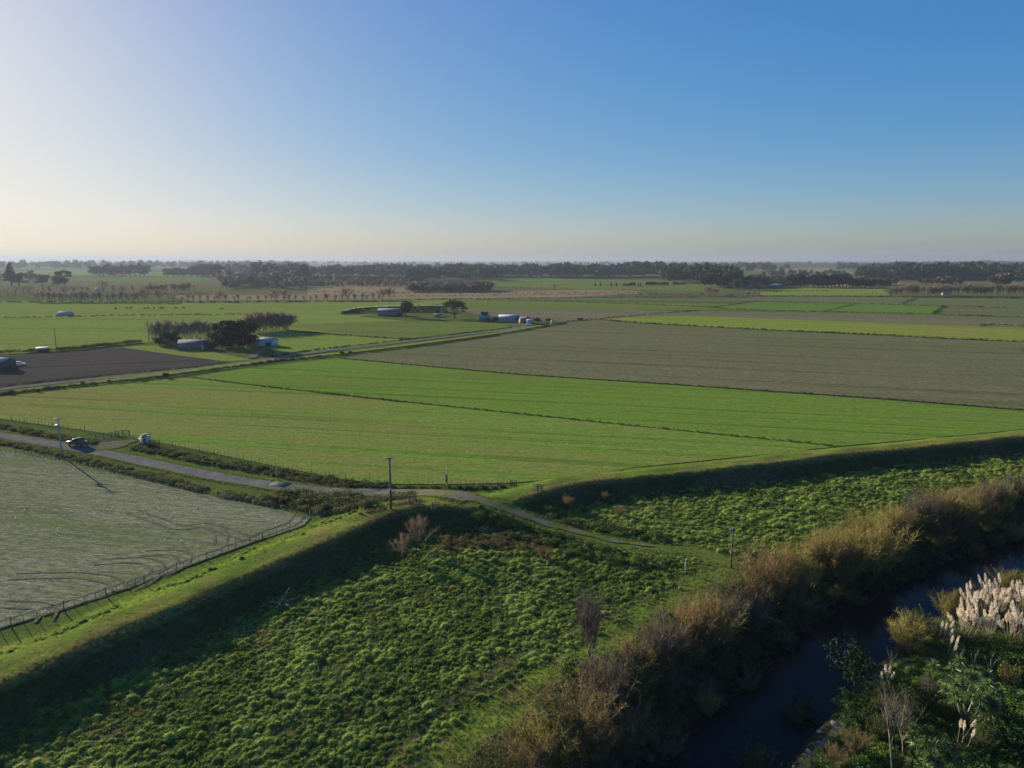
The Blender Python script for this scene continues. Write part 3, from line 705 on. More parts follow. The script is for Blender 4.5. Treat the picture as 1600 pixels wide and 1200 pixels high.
mb = MB(); scatter(mb, CLU+TUS[:2], P, np.column_stack([s*1.1, s*1.1, s*1.0]), .18, to)
stuff('tussock_grass', mb, M['tussock'], 'dark green tussock grass on the far berm below the right hand stopbank', 'grass')
# low sward between the tussocks, dry tufts
def f_low(x, y):
    d, dr, dt = dists(x, y); return ((d < -4.0) & (dr > 6.2) & (dt > 1.7))*np.where(dr < 20, 1.0, .8)
P = pts_in(f_low, -60, 100, 42, 125, .55, .3)
mb = MB(); scatter(mb, TUF, P, rng.uniform(.6, 1.3, len(P)), .2); stuff('short_grass', mb, M['crest_grass'], 'short yellowish grass between the tussocks of the berm', 'grass')
def f_dry(x, y):
    d, dr, dt = dists(x, y); return ((d < -4.0) & (dr > 7.5) & (dt > 1.9))*np.clip((vnoise(x, y, 5, 47)-.62)*4, 0, .8)
P = pts_in(f_dry, -60, 140, 42, 140, .8, .9)
mb = MB(); scatter(mb, TAL, P, rng.uniform(.35, .75, len(P)), .2); stuff('dry_grass', mb, M['dry'], 'dry straw coloured grass patches on the berm', 'grass')
# shaded slope of the stopbank
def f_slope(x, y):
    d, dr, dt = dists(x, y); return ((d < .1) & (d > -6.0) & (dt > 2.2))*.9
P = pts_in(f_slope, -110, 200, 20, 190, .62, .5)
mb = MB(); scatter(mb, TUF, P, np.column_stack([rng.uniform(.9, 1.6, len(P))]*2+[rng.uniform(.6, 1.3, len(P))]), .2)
stuff('bank_grass', mb, M['bank_grass'], 'rank grass, darkened for shade, on the river face of the stopbank', 'grass')
# crest and land side
def f_crest(x, y):
    d, dr, dt = dists(x, y); return ((d > -.2) & (d < 10.5) & (dt > 2.3))*(.35+.6*((d > 4.5) | (d < .7)))
P = pts_in(f_crest, -110, 60, 20, 150, .7, .2)
d = seg_dist(P[:, 0], P[:, 1], NE)[0]
mb = MB(); scatter(mb, TUF, P, np.where((d > 4.6), .9, .42)*rng.uniform(.5, 1.5, len(P)), .25)
stuff('bank_grass', mb, M['crest_grass'], 'sunlit grass along the crest and field side of the stopbank', 'grass')
def f_land(x, y):
    d, dr, dt = dists(x, y); return ((d > 5.2) & (d < 10.2) & (dt > 3.5) & (y < 112))*np.clip((vnoise(x, y, 2.6, 49)-.42)*4, 0, 1)
P = pts_in(f_land, -110, -8, 20, 120, .75, .2)
mb = MB(); scatter(mb, TUS, P, rng.uniform(.4, .85, len(P)), .2); stuff('bank_tussock', mb, M['tussock'], 'lumpy green tussocks between the fence and the stopbank crest', 'grass')

# rank growth beside roads and drains
def along(pts, width, sp, z0=0.0, dense=1.0):
    Q = smooth_poly(pts, sp); t = np.gradient(Q[:, :2], axis=0); t /= np.linalg.norm(t, axis=1)[:, None]
    out = []
    for k in range(len(Q)):
        nn = max(1, int(rng.poisson(dense*width/sp)))
        for _ in range(nn):
            o = rng.uniform(-.5, .5)*width; j = rng.uniform(-.5, .5)*sp
            out.append((Q[k, 0]-t[k, 1]*o+t[k, 0]*j, Q[k, 1]+t[k, 0]*o+t[k, 1]*j))
    out = np.array(out); return np.column_stack([out, height(out[:, 0], out[:, 1])+z0])
def verge(name, specs, tmpl, mat, label, smin, smax, zs=1.0):
    mb = MB()
    for pts, width, sp, dense in specs:
        P = along(np.array([W(*q) for q in pts]), width, sp, 0, dense); P = P[(np.abs(seg_dist(P[:, 0], P[:, 1], TRACK)[0]) > 2.3) & (np.abs(seg_dist(P[:, 0], P[:, 1], ROAD)[0]) > 2.5)]; s = rng.uniform(smin, smax, len(P)); scatter(mb, tmpl, P, np.column_stack([s, s, s*zs]), .2)
    stuff(name, mb, M[mat], label, 'rank growth'); return mb
verge('rank_growth', [([(205, 698), (260, 708), (330, 722), (400, 733), (470, 745), (560, 757), (610, 762)], 3.4, .7, 1.0), ([(-200, 640), (0, 667), (60, 678), (150, 693)], 2.6, .7, 1.0), ([(620, 764), (690, 763), (760, 763), (800, 760)], .9, .6, .8)],
      TUS+BSH, 'rank', 'rank weeds in the drain between the road and the central pasture', .55, 1.25)
verge('rank_growth', [([(-200, 670), (0, 692), (100, 712), (200, 736), (320, 766)], 2.4, .6, 1.0), ([(340, 771), (430, 787), (500, 795)], 3.0, .6, 1.0)],
      TUS+BSH, 'rank', 'rank weeds along the roadside edge of the stubble field', .55, 1.2)
verge('bramble_bank', [([(430, 776), (480, 782), (540, 785), (590, 785), (640, 781)], 5.5, .8, 1.1), ([(500, 800), (540, 800), (580, 796)], 3, .8, 1.0)],
      BSH+TUS[:1], 'rank', 'brambles and rough growth in the ditch below the road', .9, 2.0, .95)
verge('dry_verge', [([(440, 745), (500, 755), (560, 762), (600, 765)], 1.6, .5, 1.0), ([(600, 792), (640, 786), (655, 783)], 1.2, .5, 1.0), ([(560, 806), (600, 796)], 1.0, .5, 1)], TAL, 'dry', 'pinkish dry grass beside the road and the pole', .5, .95)
verge('track_brush', [([(745, 803), (790, 822), (840, 838), (900, 850), (960, 858)], 5, .8, 1.0), ([(860, 800), (900, 818), (960, 832), (1030, 842)], 3.4, .8, 1.0), ([(890, 866), (960, 876), (1010, 882), (1050, 884)], 2.2, .8, 1.0)],
      BSH+TUS, 'brush', 'dark bushy growth on both sides of the gravel track', .8, 1.5)
verge('bank_debris', [([(690, 850), (740, 848), (800, 848), (850, 850)], 4.5, .6, .9)], TAL+BSH+TUS[:1], 'dry', 'grey dead weeds on the bare patch at the foot of the stopbank', .5, 1.0)
# grass creeping over the road edges, dry lip of the bank
mb = MB()
for o_ in (-2.25, 2.25):
    t_ = np.gradient(ROAD[:, :2], axis=0); t_ /= np.linalg.norm(t_, axis=1)[:, None]; Q = ROAD.copy(); Q[:, 0] -= t_[:, 1]*o_; Q[:, 1] += t_[:, 0]*o_
    Q = Q[(Q[:, 1] < 175)]; P = along(Q, .9, .4, .02, 1.2); scatter(mb, TUF, P, rng.uniform(.5, 1.2, len(P)), .2)
    P = along(TRACK[14:]+np.array((0, 0, 0)), 4.4, .5, .02, .5); P = P[np.abs(seg_dist(P[:, 0], P[:, 1], TRACK)[0]) > 1.1]; scatter(mb, TUF, P, rng.uniform(.4, .9, len(P)), .2)
stuff('road_edge_grass', mb, M['crest_grass'], 'grass creeping over the edges of the road and track', 'grass')
mb = MB(); Q = NE[(NE[:, 1] > 25) & (NE[:, 1] < 190)]; P = along(Q, 1.5, .4, 0, .9); P = P[np.abs(seg_dist(P[:, 0], P[:, 1], TRACK)[0]) > 2.6]; scatter(mb, TAL, P, rng.uniform(.25, .6, len(P)), .25)
stuff('dry_grass', mb, M['dry'], 'dry grass along the lip of the stopbank', 'grass')
# drains and field edges further out
def drain(specs, label, mat='ditch', smin=.7, smax=1.3):
    mb = MB()
    for pts, width, sp, dense in specs:
        P = along(GL(pts), width, sp, 0, dense); s = rng.uniform(smin, smax, len(P)); scatter(mb, BSH, P, np.column_stack([s*1.2, s*1.2, s]), .2)
    stuff('drain_growth', mb, M[mat], label, 'drain')
drain([([(296, 590), (400, 603), (600, 625), (800, 646), (1000, 667), (1200, 687), (1306, 698)], .7, .8, .9), ([(530, 560), (800, 584.5), (1100, 604.5), (1400, 625.5), (1600, 641.5), (1800, 656)], 1.2, .9, 1.0)], 'dark drains dividing the central pastures', 'ditch', .4, .75)
drain([([(500, 614), (560, 620.5), (630, 628)], 2.2, .9, 1.0)], 'wide muddy stretch of the pasture drain', 'ditch', .35, .6)
drain([([(-150, 633), (0, 617.5), (100, 606), (200, 597), (260, 590)], 2.5, 1.0, 1.0), ([(260, 590), (330, 580), (400, 569.5), (440, 564), (540, 555), (640, 544), (760, 527), (860, 509.5), (885, 506)], 2.0, 1.1, 1.0)], 'rough growth along the farm road drain', 'ditch', .7, 1.5)
drain([([(-150, 617), (0, 605.5), (100, 594), (200, 585), (300, 575), (352, 568)], 1.6, 1.1, 1.0), ([(415, 559), (500, 547), (580, 538), (640, 531), (700, 524.5), (800, 512.5)], 2.0, 1.2, .9), ([(448, 517), (520, 523), (600, 528.5), (650, 531)], 2.0, 1.2, 1.0)], 'rough growth along the far side of the farm road', 'ditch', .7, 1.3)
drain([([(-150, 561), (0, 553), (100, 548), (150, 543), (220, 535)], 3.5, 1.3, 1.0)], 'dark hedge growth between the ploughed field and the cattle pasture', 'ditch', 1.3, 2.6)
drain([([(-300, 473), (0, 473), (300, 473), (620, 471.5)], 6, 3, 1.0), ([(-200, 498), (60, 497), (200, 494), (400, 492)], 2, 3, .5), ([(620, 469.5), (800, 467), (1000, 465.5), (1200, 463.5), (1400, 464.5), (1600, 467.5), (2000, 470)], 5, 3, 1.0)], 'far drain lines behind the pastures', 'ditch', 1.4, 2.4)
drain([([(830, 470), (1000, 476), (1110, 480.5), (1150, 484), (1300, 488), (1460, 491.5), (1600, 496), (1900, 503)], 4, 2.5, 1.0), ([(1112, 481), (1180, 471.5)], 4, 3, 1.0), ([(1180, 471), (1340, 475), (1474, 478.5), (1600, 482), (1900, 488)], 4, 2.8, 1.0), ([(1335, 476), (1290, 487)], 2, 3, .5), ([(1476, 479), (1460, 491)], 4, 2.5, 1.0),
       ([(1432, 466), (1410, 475)], 3, 3, .8), ([(940, 500), (1000, 505), (1200, 516), (1330, 522), (1480, 530), (1600, 535), (1800, 545)], 2.4, 2, 1.0), ([(890, 503), (1000, 493), (1090, 486)], 3, 2.5, .8), ([(1535, 511), (1545, 508), (1600, 510), (1700, 513)], 3, 2, .8)], 'dark drains gridding the far right paddocks', 'ditch', .9, 1.6)
drain([([(480, 457), (700, 459), (1000, 458)], 6, 5, .6), ([(620, 464), (860, 461), (980, 460.5)], 5, 5, .6), ([(1190, 456.5), (1290, 455)], 5, 5, .6), ([(740, 447), (900, 452), (1010, 455)], 6, 6, .5)], 'faint dark lines across the tan reedland', 'ditch', 1.5, 2.4)
# chaff and husks on the stubble field
def f_stub(x, y): return np.full(x.shape, 1.0)*(seg_dist(x, y, NE)[0] > 12.5)
P = pts_in(f_stub, -150, -25, 66, 150, .9)
road_d = np.abs(seg_dist(P[:, 0], P[:, 1], ROAD)[0]); rs = seg_dist(P[:, 0], P[:, 1], ROAD)[0]
P = P[(rs < -6.5)]; P[:, 2] = .24
dens = vnoise(P[:, 0], P[:, 1], 12, 51); m = rng.rand(len(P)) < np.clip(.05+(P[:, 1]-85)/70, .05, .5)*.5*(dens+.3); C = P[m]
mb = MB(); cards(mb, C+np.array((0, 0, .06)), rng.uniform(.12, .27, len(C)), rng.uniform(.5, 1, len(C)), np.tile((0, -.3, .8), (len(C), 1)))
M['husk'] = veg('pale_husk', (.38, .35, .24), (.75, .72, .58), .2)
stuff('maize_husks', mb, M['husk'], 'pale scattered husks on the stubble field', 'crop litter')
St = P[rng.rand(len(P)) < .75]
mb = MB(); scatter(mb, [T_tuft(7, .22, .03, 1.0, .25, .1) for _ in range(3)], St, rng.uniform(.6, 1.2, len(St)), .3); M['stub'] = veg('stubble_straw', (.10, .10, .045), (.24, .21, .12), .25)
stuff('crop_stubble', mb, M['stub'], 'thin straw stubble standing in the field on the left', 'stubble')
# low brown scrub on the brow of the left bank
def f_brow(x, y):
    d, dr, dt = dists(x, y); return ((dr > 4.5) & (dr < 13.5+2.5*vnoise(x, y, 4, 61)) & (y < 76) & (y > 34))*np.clip(.25+.9*vnoise(x, y, 3.2, 62), 0, 1)
P = pts_in(f_brow, -25, 40, 34, 80, .7, .4)
mb = MB(); scatter(mb, BSH+TAL+TUS, P, rng.uniform(.5, 1.35, len(P)), .25); stuff('bank_scrub', mb, M['rank'], 'low brownish olive scrub on the brow of the far river bank', 'scrub')
P = pts_in(f_brow, -25, 40, 34, 80, 1.0, .9)
mb = MB(); scatter(mb, TAL, P, rng.uniform(.7, 1.6, len(P)), .25); stuff('dry_scrub', mb, M['dry'], 'tall dry stems on the brow of the far river bank', 'scrub')
# right river bank ground cover
def f_rb(x, y):
    d, dr, dt = dists(x, y); return ((dr < -6.6) & (dr > -45) & (y < 135))*np.where(dr > -9, .5, 1.0)
P = pts_in(f_rb, 5, 130, 34, 125, .85)
mb = MB(); scatter(mb, BSH+TUS, P, rng.uniform(.6, 1.35, len(P)), .2); M['weed'] = veg('bank_weed', (.05, .10, .02), (.22, .30, .06), .38)
stuff('bank_weeds', mb, M['weed'], 'dense green weeds on the near right river bank', 'weeds')

# ================================================================== TREE AND SHRUB MAKERS
def limb(mb, p0, d, L, r0, r1, wob=.15, n=5, k=5):
    pts = [np.array(p0, float)]; d = unit(np.array(d, float))
    for i in range(n-1):
        d = unit(d+rng.normal(0, wob, 3)*.5+np.array((0, 0, .04))); pts.append(pts[-1]+d*L/(n-1))
    mb.tube(pts, np.linspace(r0, r1, n), k); return np.array(pts)
def make_bare(name, h=12, spread=.28, mat='bare', trunkmat='trunk', nl=9, nt=420, tw=.11, low=.25, upr=1.6, tl=.2, rf=1.0):
    """leafless tree: trunk and limbs, haze of twigs"""
    t = thing(name, 'x', 'tree'); a = MB(); b = MB()
    tr = limb(a, (0, 0, -.3), (rng.normal(0, .04), rng.normal(0, .04), 1), h*.72, h*.022*rf, h*.006*rf, .10, 6)
    base, dirs, L = [], [], []
    limbs = [tr[2:]]
    for k in range(nl):
        z = low+(.62-low)*(k+rng.rand())/nl; i = z/.72*5; p = tr[int(i)]+(tr[min(5, int(i)+1)]-tr[int(i)])*(i-int(i))
        az = k*2.4+rng.rand(); d = (math.cos(az)*spread*2, math.sin(az)*spread*2, .55*upr)
        limbs.append(limb(a, p, d, h*(.98-z)*rng.uniform(.6, .85), h*.011*rf, h*.003*rf, .22, 5, 4))
    for _ in range(nt):
        q = limbs[rng.randint(len(limbs))]; i = rng.uniform(.25, 1)*(len(q)-1); j = min(int(i), len(q)-2)
        p = q[j]+(q[j+1]-q[j])*(i-j); base.append(p); dirs.append(unit(q[j+1]-q[j])*.8+rng.normal(0, .55, 3)+np.array((0, 0, .45*upr)))
    blades(b, np.array(base), np.array(dirs), h*tl*rng.uniform(.5, 1.2, nt), tw*rng.uniform(.6, 1.3, nt), .0, 2)
    part('trunk', a, M[trunkmat], t, True); part('branches', b, M[mat], t); return t
def make_crown(name, lobes, n, leaf, mat, trunk=((0, 0, 0), (0, 0, 3)), r=.3, limbs=5, trunkmat='trunk', flat=.6):
    t = thing(name, 'x', 'tree'); a = MB(); b = MB()
    tp = np.array(trunk, float); a.tube(np.vstack([tp[0]-np.array((0, 0, .3)), tp]), np.linspace(r*1.25, r*.6, len(tp)+1), 7)
    lb = np.array(lobes, float); vol = lb[:, 3]*lb[:, 4]*lb[:, 5]; pr = vol**.67/np.sum(vol**.67)
    for k in range(min(limbs, len(lb))):
        c = lb[k]; limb(a, tp[-1]-np.array((0, 0, r)), c[:3]-tp[-1]+rng.normal(0, .1, 3), np.linalg.norm(c[:3]-tp[-1])+.3, r*.5, r*.15, .15, 5, 5)
    w = rng.choice(len(lb), n, p=pr); d = sphere_dirs(n, -.75); rad = rng.rand(n)**.35*rng.uniform(.82, 1.12, n)
    c = lb[w, :3]+d*rad[:, None]*lb[w, 3:6]
    nz = vnoise(c[:, 0]+40+c[:, 2]*.7, c[:, 1]+c[:, 2]*.6+40, max(.6, leaf*2.2), 77)
    m = nz > .26; c = c[m]; d = d[m]; nz = nz[m]
    lt = rng.rand(len(lb)); tint = np.clip(.3*rng.rand(len(c))+.35*lt[w[m]]+.45*(nz-.2), 0, 1)
    cards(b, c, leaf*rng.uniform(.55, 1.4, len(c)), tint, d, flat)
    part('trunk', a, M[trunkmat], t, True); part('crown', b, M[mat], t); return t
def rl(n, R0, H0, H1, r0, r1, rz=.8):
    out = []
    for _ in range(n):
        a = rng.uniform(0, 6.28); q = R0*math.sqrt(rng.rand()); s = rng.uniform(r0, r1); out.append((q*math.cos(a), q*math.sin(a), rng.uniform(H0, H1), s, s, s*rz))
    return out
def make_willow(mat, h=4.5, w=1.6, stems=34, twigs=1500, leaves=900, tw=.022, leaf=.1, up=1.5):
    """many stemmed riverside shrub, base at the ground"""
    t = thing('willow_shrub', 'x', 'shrub'); a = MB(); b = MB(); S = []
    for k in range(stems):
        az = rng.uniform(0, 6.28); q = rng.rand()**.6; d = np.array((math.cos(az)*q*w/h*1.5, math.sin(az)*q*w/h*1.5, 1.0))
        S.append(limb(a, (rng.normal(0, .12*w), rng.normal(0, .12*w), -.2), d, h*rng.uniform(.6, 1.02), .035*h/4.5, .008, .16, 6, 3))
    i = rng.randint(stems, size=twigs); f = rng.uniform(.25, 1, twigs)**.8*4.99; j = f.astype(int); S = np.array(S)
    p = S[i, j]+(S[i, j+1]-S[i, j])*(f-j)[:, None]; dd = unit(S[i, j+1]-S[i, j])+rng.normal(0, .62, (twigs, 3))+np.array((0, 0, .15*up))
    lt = rng.rand(stems); tint = np.clip(.55*lt[i]+.5*rng.rand(twigs), 0, 1)
    L = h*.2*rng.uniform(.5, 1.3, twigs); blades(b, p, dd, L, tw*rng.uniform(.7, 1.4, twigs), .05, 2, tint)
    q = rng.randint(twigs, size=leaves); c = p[q]+unit(dd[q])*(L[q]*rng.uniform(.1, 1, leaves))[:, None]+rng.normal(0, .04, (leaves, 3))
    cards(b, c, leaf*rng.uniform(.6, 1.5, leaves), np.clip(tint[q]+rng.normal(0, .15, leaves), 0, 1), None, .5)
    part('stems', a, M['grey_twig' if mat != 'olive' else 'trunk'], t); part('twigs', b, M[mat], t); return t
def make_pampas(np_, L=2.4, plen=.82, spread=1.0):
    t = thing('pampas_grass', 'x', 'pampas grass'); b = MB(); n = 620
    d = unit(sphere_dirs(n, .05)+np.array((0, 0, .75))); base = np.column_stack([rng.normal(0, .3, (n, 2)), np.zeros(n)])
    blades(b, base, d, L*rng.uniform(.65, 1.2, n), .045, .8*rng.uniform(.5, 1.2, n), 5); part('leaves', b, M['pamp'], t)
    pm = []
    for v in range(4):
        m = MB(); st = 2.0+.3*v; k = 120; z = rng.rand(k)**.85; rad = .10*np.sin(np.clip(z*.97+.08, 0, 1)*math.pi)**.7
        az = rng.uniform(0, 6.28, k); q = np.sqrt(rng.rand(k)); c = np.column_stack([np.cos(az)*rad*q, np.sin(az)*rad*q, st-.1+z*plen*.85])
        dd = np.column_stack([np.cos(az)*.45, np.sin(az)*.45, np.full(k, 1.0)])
        blades(m, c, dd, plen*.17*rng.uniform(.6, 1.3, k), .035, .1, 2, rng.rand(k)*.8+.2)
        m.tube([(0, 0, 1.0), (0, .02, st)], [.014, .01], 4, .0); pm.append(m.mesh('plume'))
    for k in range(np_):
        az = rng.uniform(0, 6.28); q = spread*math.sqrt(rng.rand())
        o = link('plume', pm[k % 4], M['plume'], t); o.location = (math.cos(az)*q*.55, math.sin(az)*q*.55, .1)
        o.rotation_euler = (rng.normal(0, .17)-.26*q*math.sin(az), rng.normal(0, .17)+.26*q*math.cos(az), az); o.scale = (1, 1, rng.uniform(.82, 1.15))
    return t
M['pamp'] = veg('pampas_leaf', (.045, .07, .02), (.15, .17, .06), .3)
def make_cabbage(heads, trunks):
    t = thing('cabbage_tree', 'x', 'tree'); a = MB(); b = MB()
    for tr in trunks: a.tube(tr, np.linspace(.12, .06, len(tr)), 7)
    for hx, hy, hz_, s in heads:
        n = 110; d = sphere_dirs(n, -.75); blades(b, np.array((hx, hy, hz_))+d*.05, d+np.array((0, 0, .25)), .8*s*rng.uniform(.75, 1.1, n), .055, .3, 4)
    part('trunk', a, M['pale_bark'], t, True); part('crown', b, M['cabbage'], t); return t
def PXY(p):
    y, z = p[1], p[2]-CAMH; f = y*math.cos(PITCH)-z*math.sin(PITCH); u = y*math.sin(PITCH)+z*math.cos(PITCH)
    return 800+FPX*p[0]/f, 600-FPX*u/f

# ================================================================== RIVERSIDE SHRUBS (left bank)
GRP = {'orange': ('willow_shrub', 'orange brown many stemmed willow shrub in the thicket on the far river bank', 'orange willow shrubs of the river thicket'),
       'yellow': ('willow_shrub', 'yellowish twiggy willow shrub standing in the thicket on the far river bank', 'yellow willow shrubs of the river thicket'),
       'grey_twig': ('bare_shrub', 'bare grey brown twiggy shrub in the thicket on the far river bank', 'grey bare shrubs of the river thicket'),
       'olive': ('leafy_shrub', 'olive green leafy shrub low on the shaded side of the far river bank', 'olive shrubs of the river thicket')}
mk = {'orange': lambda: make_willow('orange', 4.6, 2.0, 40, 2000, 1700), 'orange2': lambda: make_willow('orange', 3.9, 2.2, 44, 2100, 1800),
      'yellow': lambda: make_willow('yellow', 4.6, 1.7, 34, 1900, 2200), 'yellow2': lambda: make_willow('yellow', 3.8, 2.0, 40, 1900, 2300),
      'grey_twig': lambda: make_willow('grey_twig', 4.2, 1.8, 38, 2100, 450), 'grey_twig2': lambda: make_willow('grey_twig', 3.4, 2.1, 44, 2100, 500),
      'olive': lambda: make_willow('olive', 3.6, 1.9, 28, 1000, 3000, .02, .14), 'olive2': lambda: make_willow('olive', 3.0, 2.0, 28, 1000, 3200, .02, .15)}
def shrub(kind, p, sc, label=None, group=None):
    nm, lb, gp = GRP[kind]; key = kind+('2' if rng.rand() < .5 else '')
    sv = (sc*rng.uniform(.9, 1.12), sc*rng.uniform(.9, 1.12), sc*rng.uniform(.88, 1.15))
    return proto_at(key, mk[key], p, rng.uniform(0, 6.28), sv, label or lb, 'shrub', None if label else gp, nm)
# walk along the bank
tl_ = np.gradient(RIV[:, :2], axis=0); tl_ /= np.linalg.norm(tl_, axis=1)[:, None]
RV = smooth_poly(RIV, 1.0); tg_ = np.gradient(RV[:, :2], axis=0); tg_ /= np.linalg.norm(tg_, axis=1)[:, None]
for row, (off, step) in enumerate([(11.6, 1.8), (9.4, 1.35), (7.9, 1.6), (5.9, 1.6), (4.2, 1.6)]):
    s = 0.0
    while s < len(RV)-2:
        i = int(s); s += step*rng.uniform(.7, 1.35)
        o = off+rng.normal(0, .45); x = RV[i, 0]-tg_[i, 1]*o; y = RV[i, 1]+tg_[i, 0]*o
        if y < 40 or y > 150: continue
        p = np.array((x, y, hz(x, y))); px, py = PXY(p)
        if px < 560 or px > 1720: continue
        r_ = rng.rand()
        if px < 800:
            k = ['grey_twig', 'olive', 'orange'][rng.randint(3)]; sc = rng.uniform(.35, .62)
        elif px < 900: k = ['grey_twig', 'olive', 'orange', 'yellow'][rng.randint(4)]; sc = rng.uniform(.45, .75)
        elif px < 1185: k = 'orange' if r_ < .42 else ('yellow' if r_ < .54 else ('grey_twig' if r_ < .8 else 'olive')); sc = rng.uniform(.72, 1.05)
        elif px < 1300: k = 'yellow' if r_ < .45 else ('orange' if r_ < .7 else 'olive'); sc = rng.uniform(.65, .98)
        elif px < 1400: k = 'yellow' if r_ < .6 else 'olive'; sc = rng.uniform(.75, 1.0)
        else:
            if row == 0 and r_ < .35: continue
            k = ['grey_twig', 'yellow', 'orange', 'olive'][rng.randint(4)]; sc = rng.uniform(.7, 1.0)
        sc *= 1.3*rng.choice([.6, .85, 1.0, 1.1, 1.25] if row != 1 else [.95, 1.0, 1.1, 1.2, 1.3])
        if row >= 2: sc *= (.8, .62, .5)[row-2]; k = 'olive' if rng.rand() < (.3, .6, .7)[row-2] else k  # lower rows mostly dark olive, adding to the bank's shade by colour
        if row == 1 and px < 900: sc *= 1.35
        if row == 0: sc *= .62
        if row == 0 and px > 860 and px < 1400: sc *= .8
        if row == 0 and (px > 900 or rng.rand() < .4): continue
        shrub(k, p, sc)
def W2(px, py): return W(px, py)
# tall yellow willow clump of the far bank
for px, py, sc in [(1325, 908, 1.75), (1352, 904, 2.15), (1375, 900, 1.7)]:
    shrub('yellow', W2(px, py), sc, 'tall golden willow rising above the thicket, %s stem clump' % {1325: 'left hand', 1352: 'tallest middle', 1375: 'right hand'}[px])
b_ = W2(928, 1070)
proto_at('talltree', lambda: make_bare('bare_tree', 10.6, .2, 'grey_twig', 'pale_bark', 16, 2600, .022, .27, 1.7, .14, .55), b_, .4, 1, 'tall slender bare tree with pale trunk above the river thicket', 'tree')
o = proto_at('leanbare', lambda: make_bare('bare_tree', 5.5, .3, 'grey_twig', 'pale_bark', 9, 900, .022, .2, 1.2, .18, .6), W2(962, 1072), 0, 1, 'leaning bare tree with pale branches right of the slender one', 'tree'); o.rotation_euler = (.1, .5, 0)
o = proto_at('fanbare', lambda: make_bare('bare_shrub', 5.0, .5, 'grey_twig', 'pale_bark', 16, 1400, .02, .05, 1.3, .2, .5), W2(1150, 955), 0, 1, 'pale fan shaped bare shrub below the leaning timber pole', 'shrub')
glossy = lambda: make_crown('glossy_shrub', rl(7, .7, .7, 1.9, .5, .8, .9), 1100, .22, 'leaf_bright', ((0, 0, 0), (0, 0, .9)), .07, 4)
o = proto_at('glossy', glossy, W2(888, 1052), 0, 1.15, 'glossy dark green broadleaf shrub beside the slender bare tree', 'shrub')
dup(o, W2(828, 1215), 1, 1.0, 'dark leafy shrub in deep shade at the bottom edge, left of the river'); 
# shrubs on the shaded stopbank and its foot
bs1 = proto_at('bankbare', lambda: make_bare('bare_shrub', 4.4, .3, 'bare_red', 'trunk', 14, 1300, .02, .03, 1.5, .2, .45), W2(655, 856), 0, 1.25, 'larger bare shrub growing on the shaded stopbank face', 'shrub')
dup(bs1, W2(628, 872), 2, (.95, .95, .9), 'smaller reddish bare shrub at the foot of the shaded stopbank')
for px, py, sc, lb in [(886, 793, .5, 'little pale orange shrub near the left end of the right stopbank'), (944, 782, .36, 'little bare shrub in the shadow of the right stopbank'), (968, 806, .45, 'low russet shrub among the dark tussocks'), (850, 872, .5, 'brown bare shrub at the edge of the tussocks below the track'), (1228, 868, .5, 'russet low shrub near the right hand timber pole')]:
    shrub('orange', W2(px, py), sc, lb)
for px, py, sc, lb in [(1255, 890, .6, 'soft green shrub cluster right of the timber pole, left one'), (1285, 880, .62, 'soft green shrub cluster right of the timber pole, right one'), (1165, 865, .4, 'small bright green shrub just right of the timber pole')]:
    o = shrub('olive', W2(px, py), sc, lb)
for px, py, sc, lb in [(1480, 838, .55, 'golden shrub on the far berm edge, leftmost'), (1455, 842, .5, 'golden shrub on the bank right of the tall willow'), (1585, 852, .75, 'golden orange shrub at the right edge of the picture'), (1602, 850, .7, 'golden orange shrub cut by the right edge')]:
    shrub('yellow', W2(px, py), sc, lb)
shrub('orange', G(1602, 556), .9, 'orange shrub on the edge of the brown field at far right')

# ================================================================== RIGHT BANK
pam = [lambda: make_pampas(30), lambda: make_pampas(22), lambda: make_pampas(4, 2.2, 1.0)]
for k, (px, py, sc, v, lb) in enumerate([(1505, 1005, 1.25, 0, 'pampas grass clump with pinkish plumes, leftmost of the big stand'), (1538, 1008, 1.3, 0, 'pampas grass clump with pinkish plumes, front middle of the big stand'), (1582, 1012, 1.25, 0, 'pampas grass clump with drooping plumes at the front right of the big stand'),
        (1520, 972, 1.2, 1, 'pampas grass clump at the back left of the big stand'), (1556, 968, 1.3, 0, 'pampas grass clump at the back middle of the big stand'), (1596, 972, 1.35, 1, 'pampas grass clump at the back right of the big stand'), (1625, 990, 1.3, 0, 'pampas grass clump cut by the right edge of the picture'),
        (1468, 1020, 1.05, 2, 'pampas grass clump with a few plumes left of the big stand'), (1480, 1040, 1.0, 2, 'pampas grass clump with sparse plumes in front of the big stand'), (1378, 1090, 1.05, 2, 'small pampas grass with upright plumes by the river path'), (1498, 1180, .95, 2, 'small pampas grass with orange plumes below the big cabbage tree')]):
    p = W2(px, py); o = proto_at('pampas%d' % v, pam[v], p, rng.uniform(0, 6), sc, lb, 'pampas grass'); 
o = proto_at('cab1', lambda: make_cabbage([(rng.normal(0, 1.35), rng.normal(0, 1.2), rng.uniform(2.4, 5.0), rng.uniform(.75, 1.0)) for _ in range(46)],
    [[(0, 0, -.2), (.1, 0, 1), (-.1, .1, 2), (.2, 0, 3.6)], [(.05, 0, .2), (.5, .2, 1.3), (.9, .3, 2.8)], [(0, 0, .3), (-.5, -.1, 1.5), (-.9, .1, 3.0)], [(.2, 0, .6), (.9, -.5, 1.2), (1.4, -.6, 1.6)]]), W2(1505, 1135), 0, 1.1, 'large cabbage tree with many leafy heads and pale trunks', 'tree')
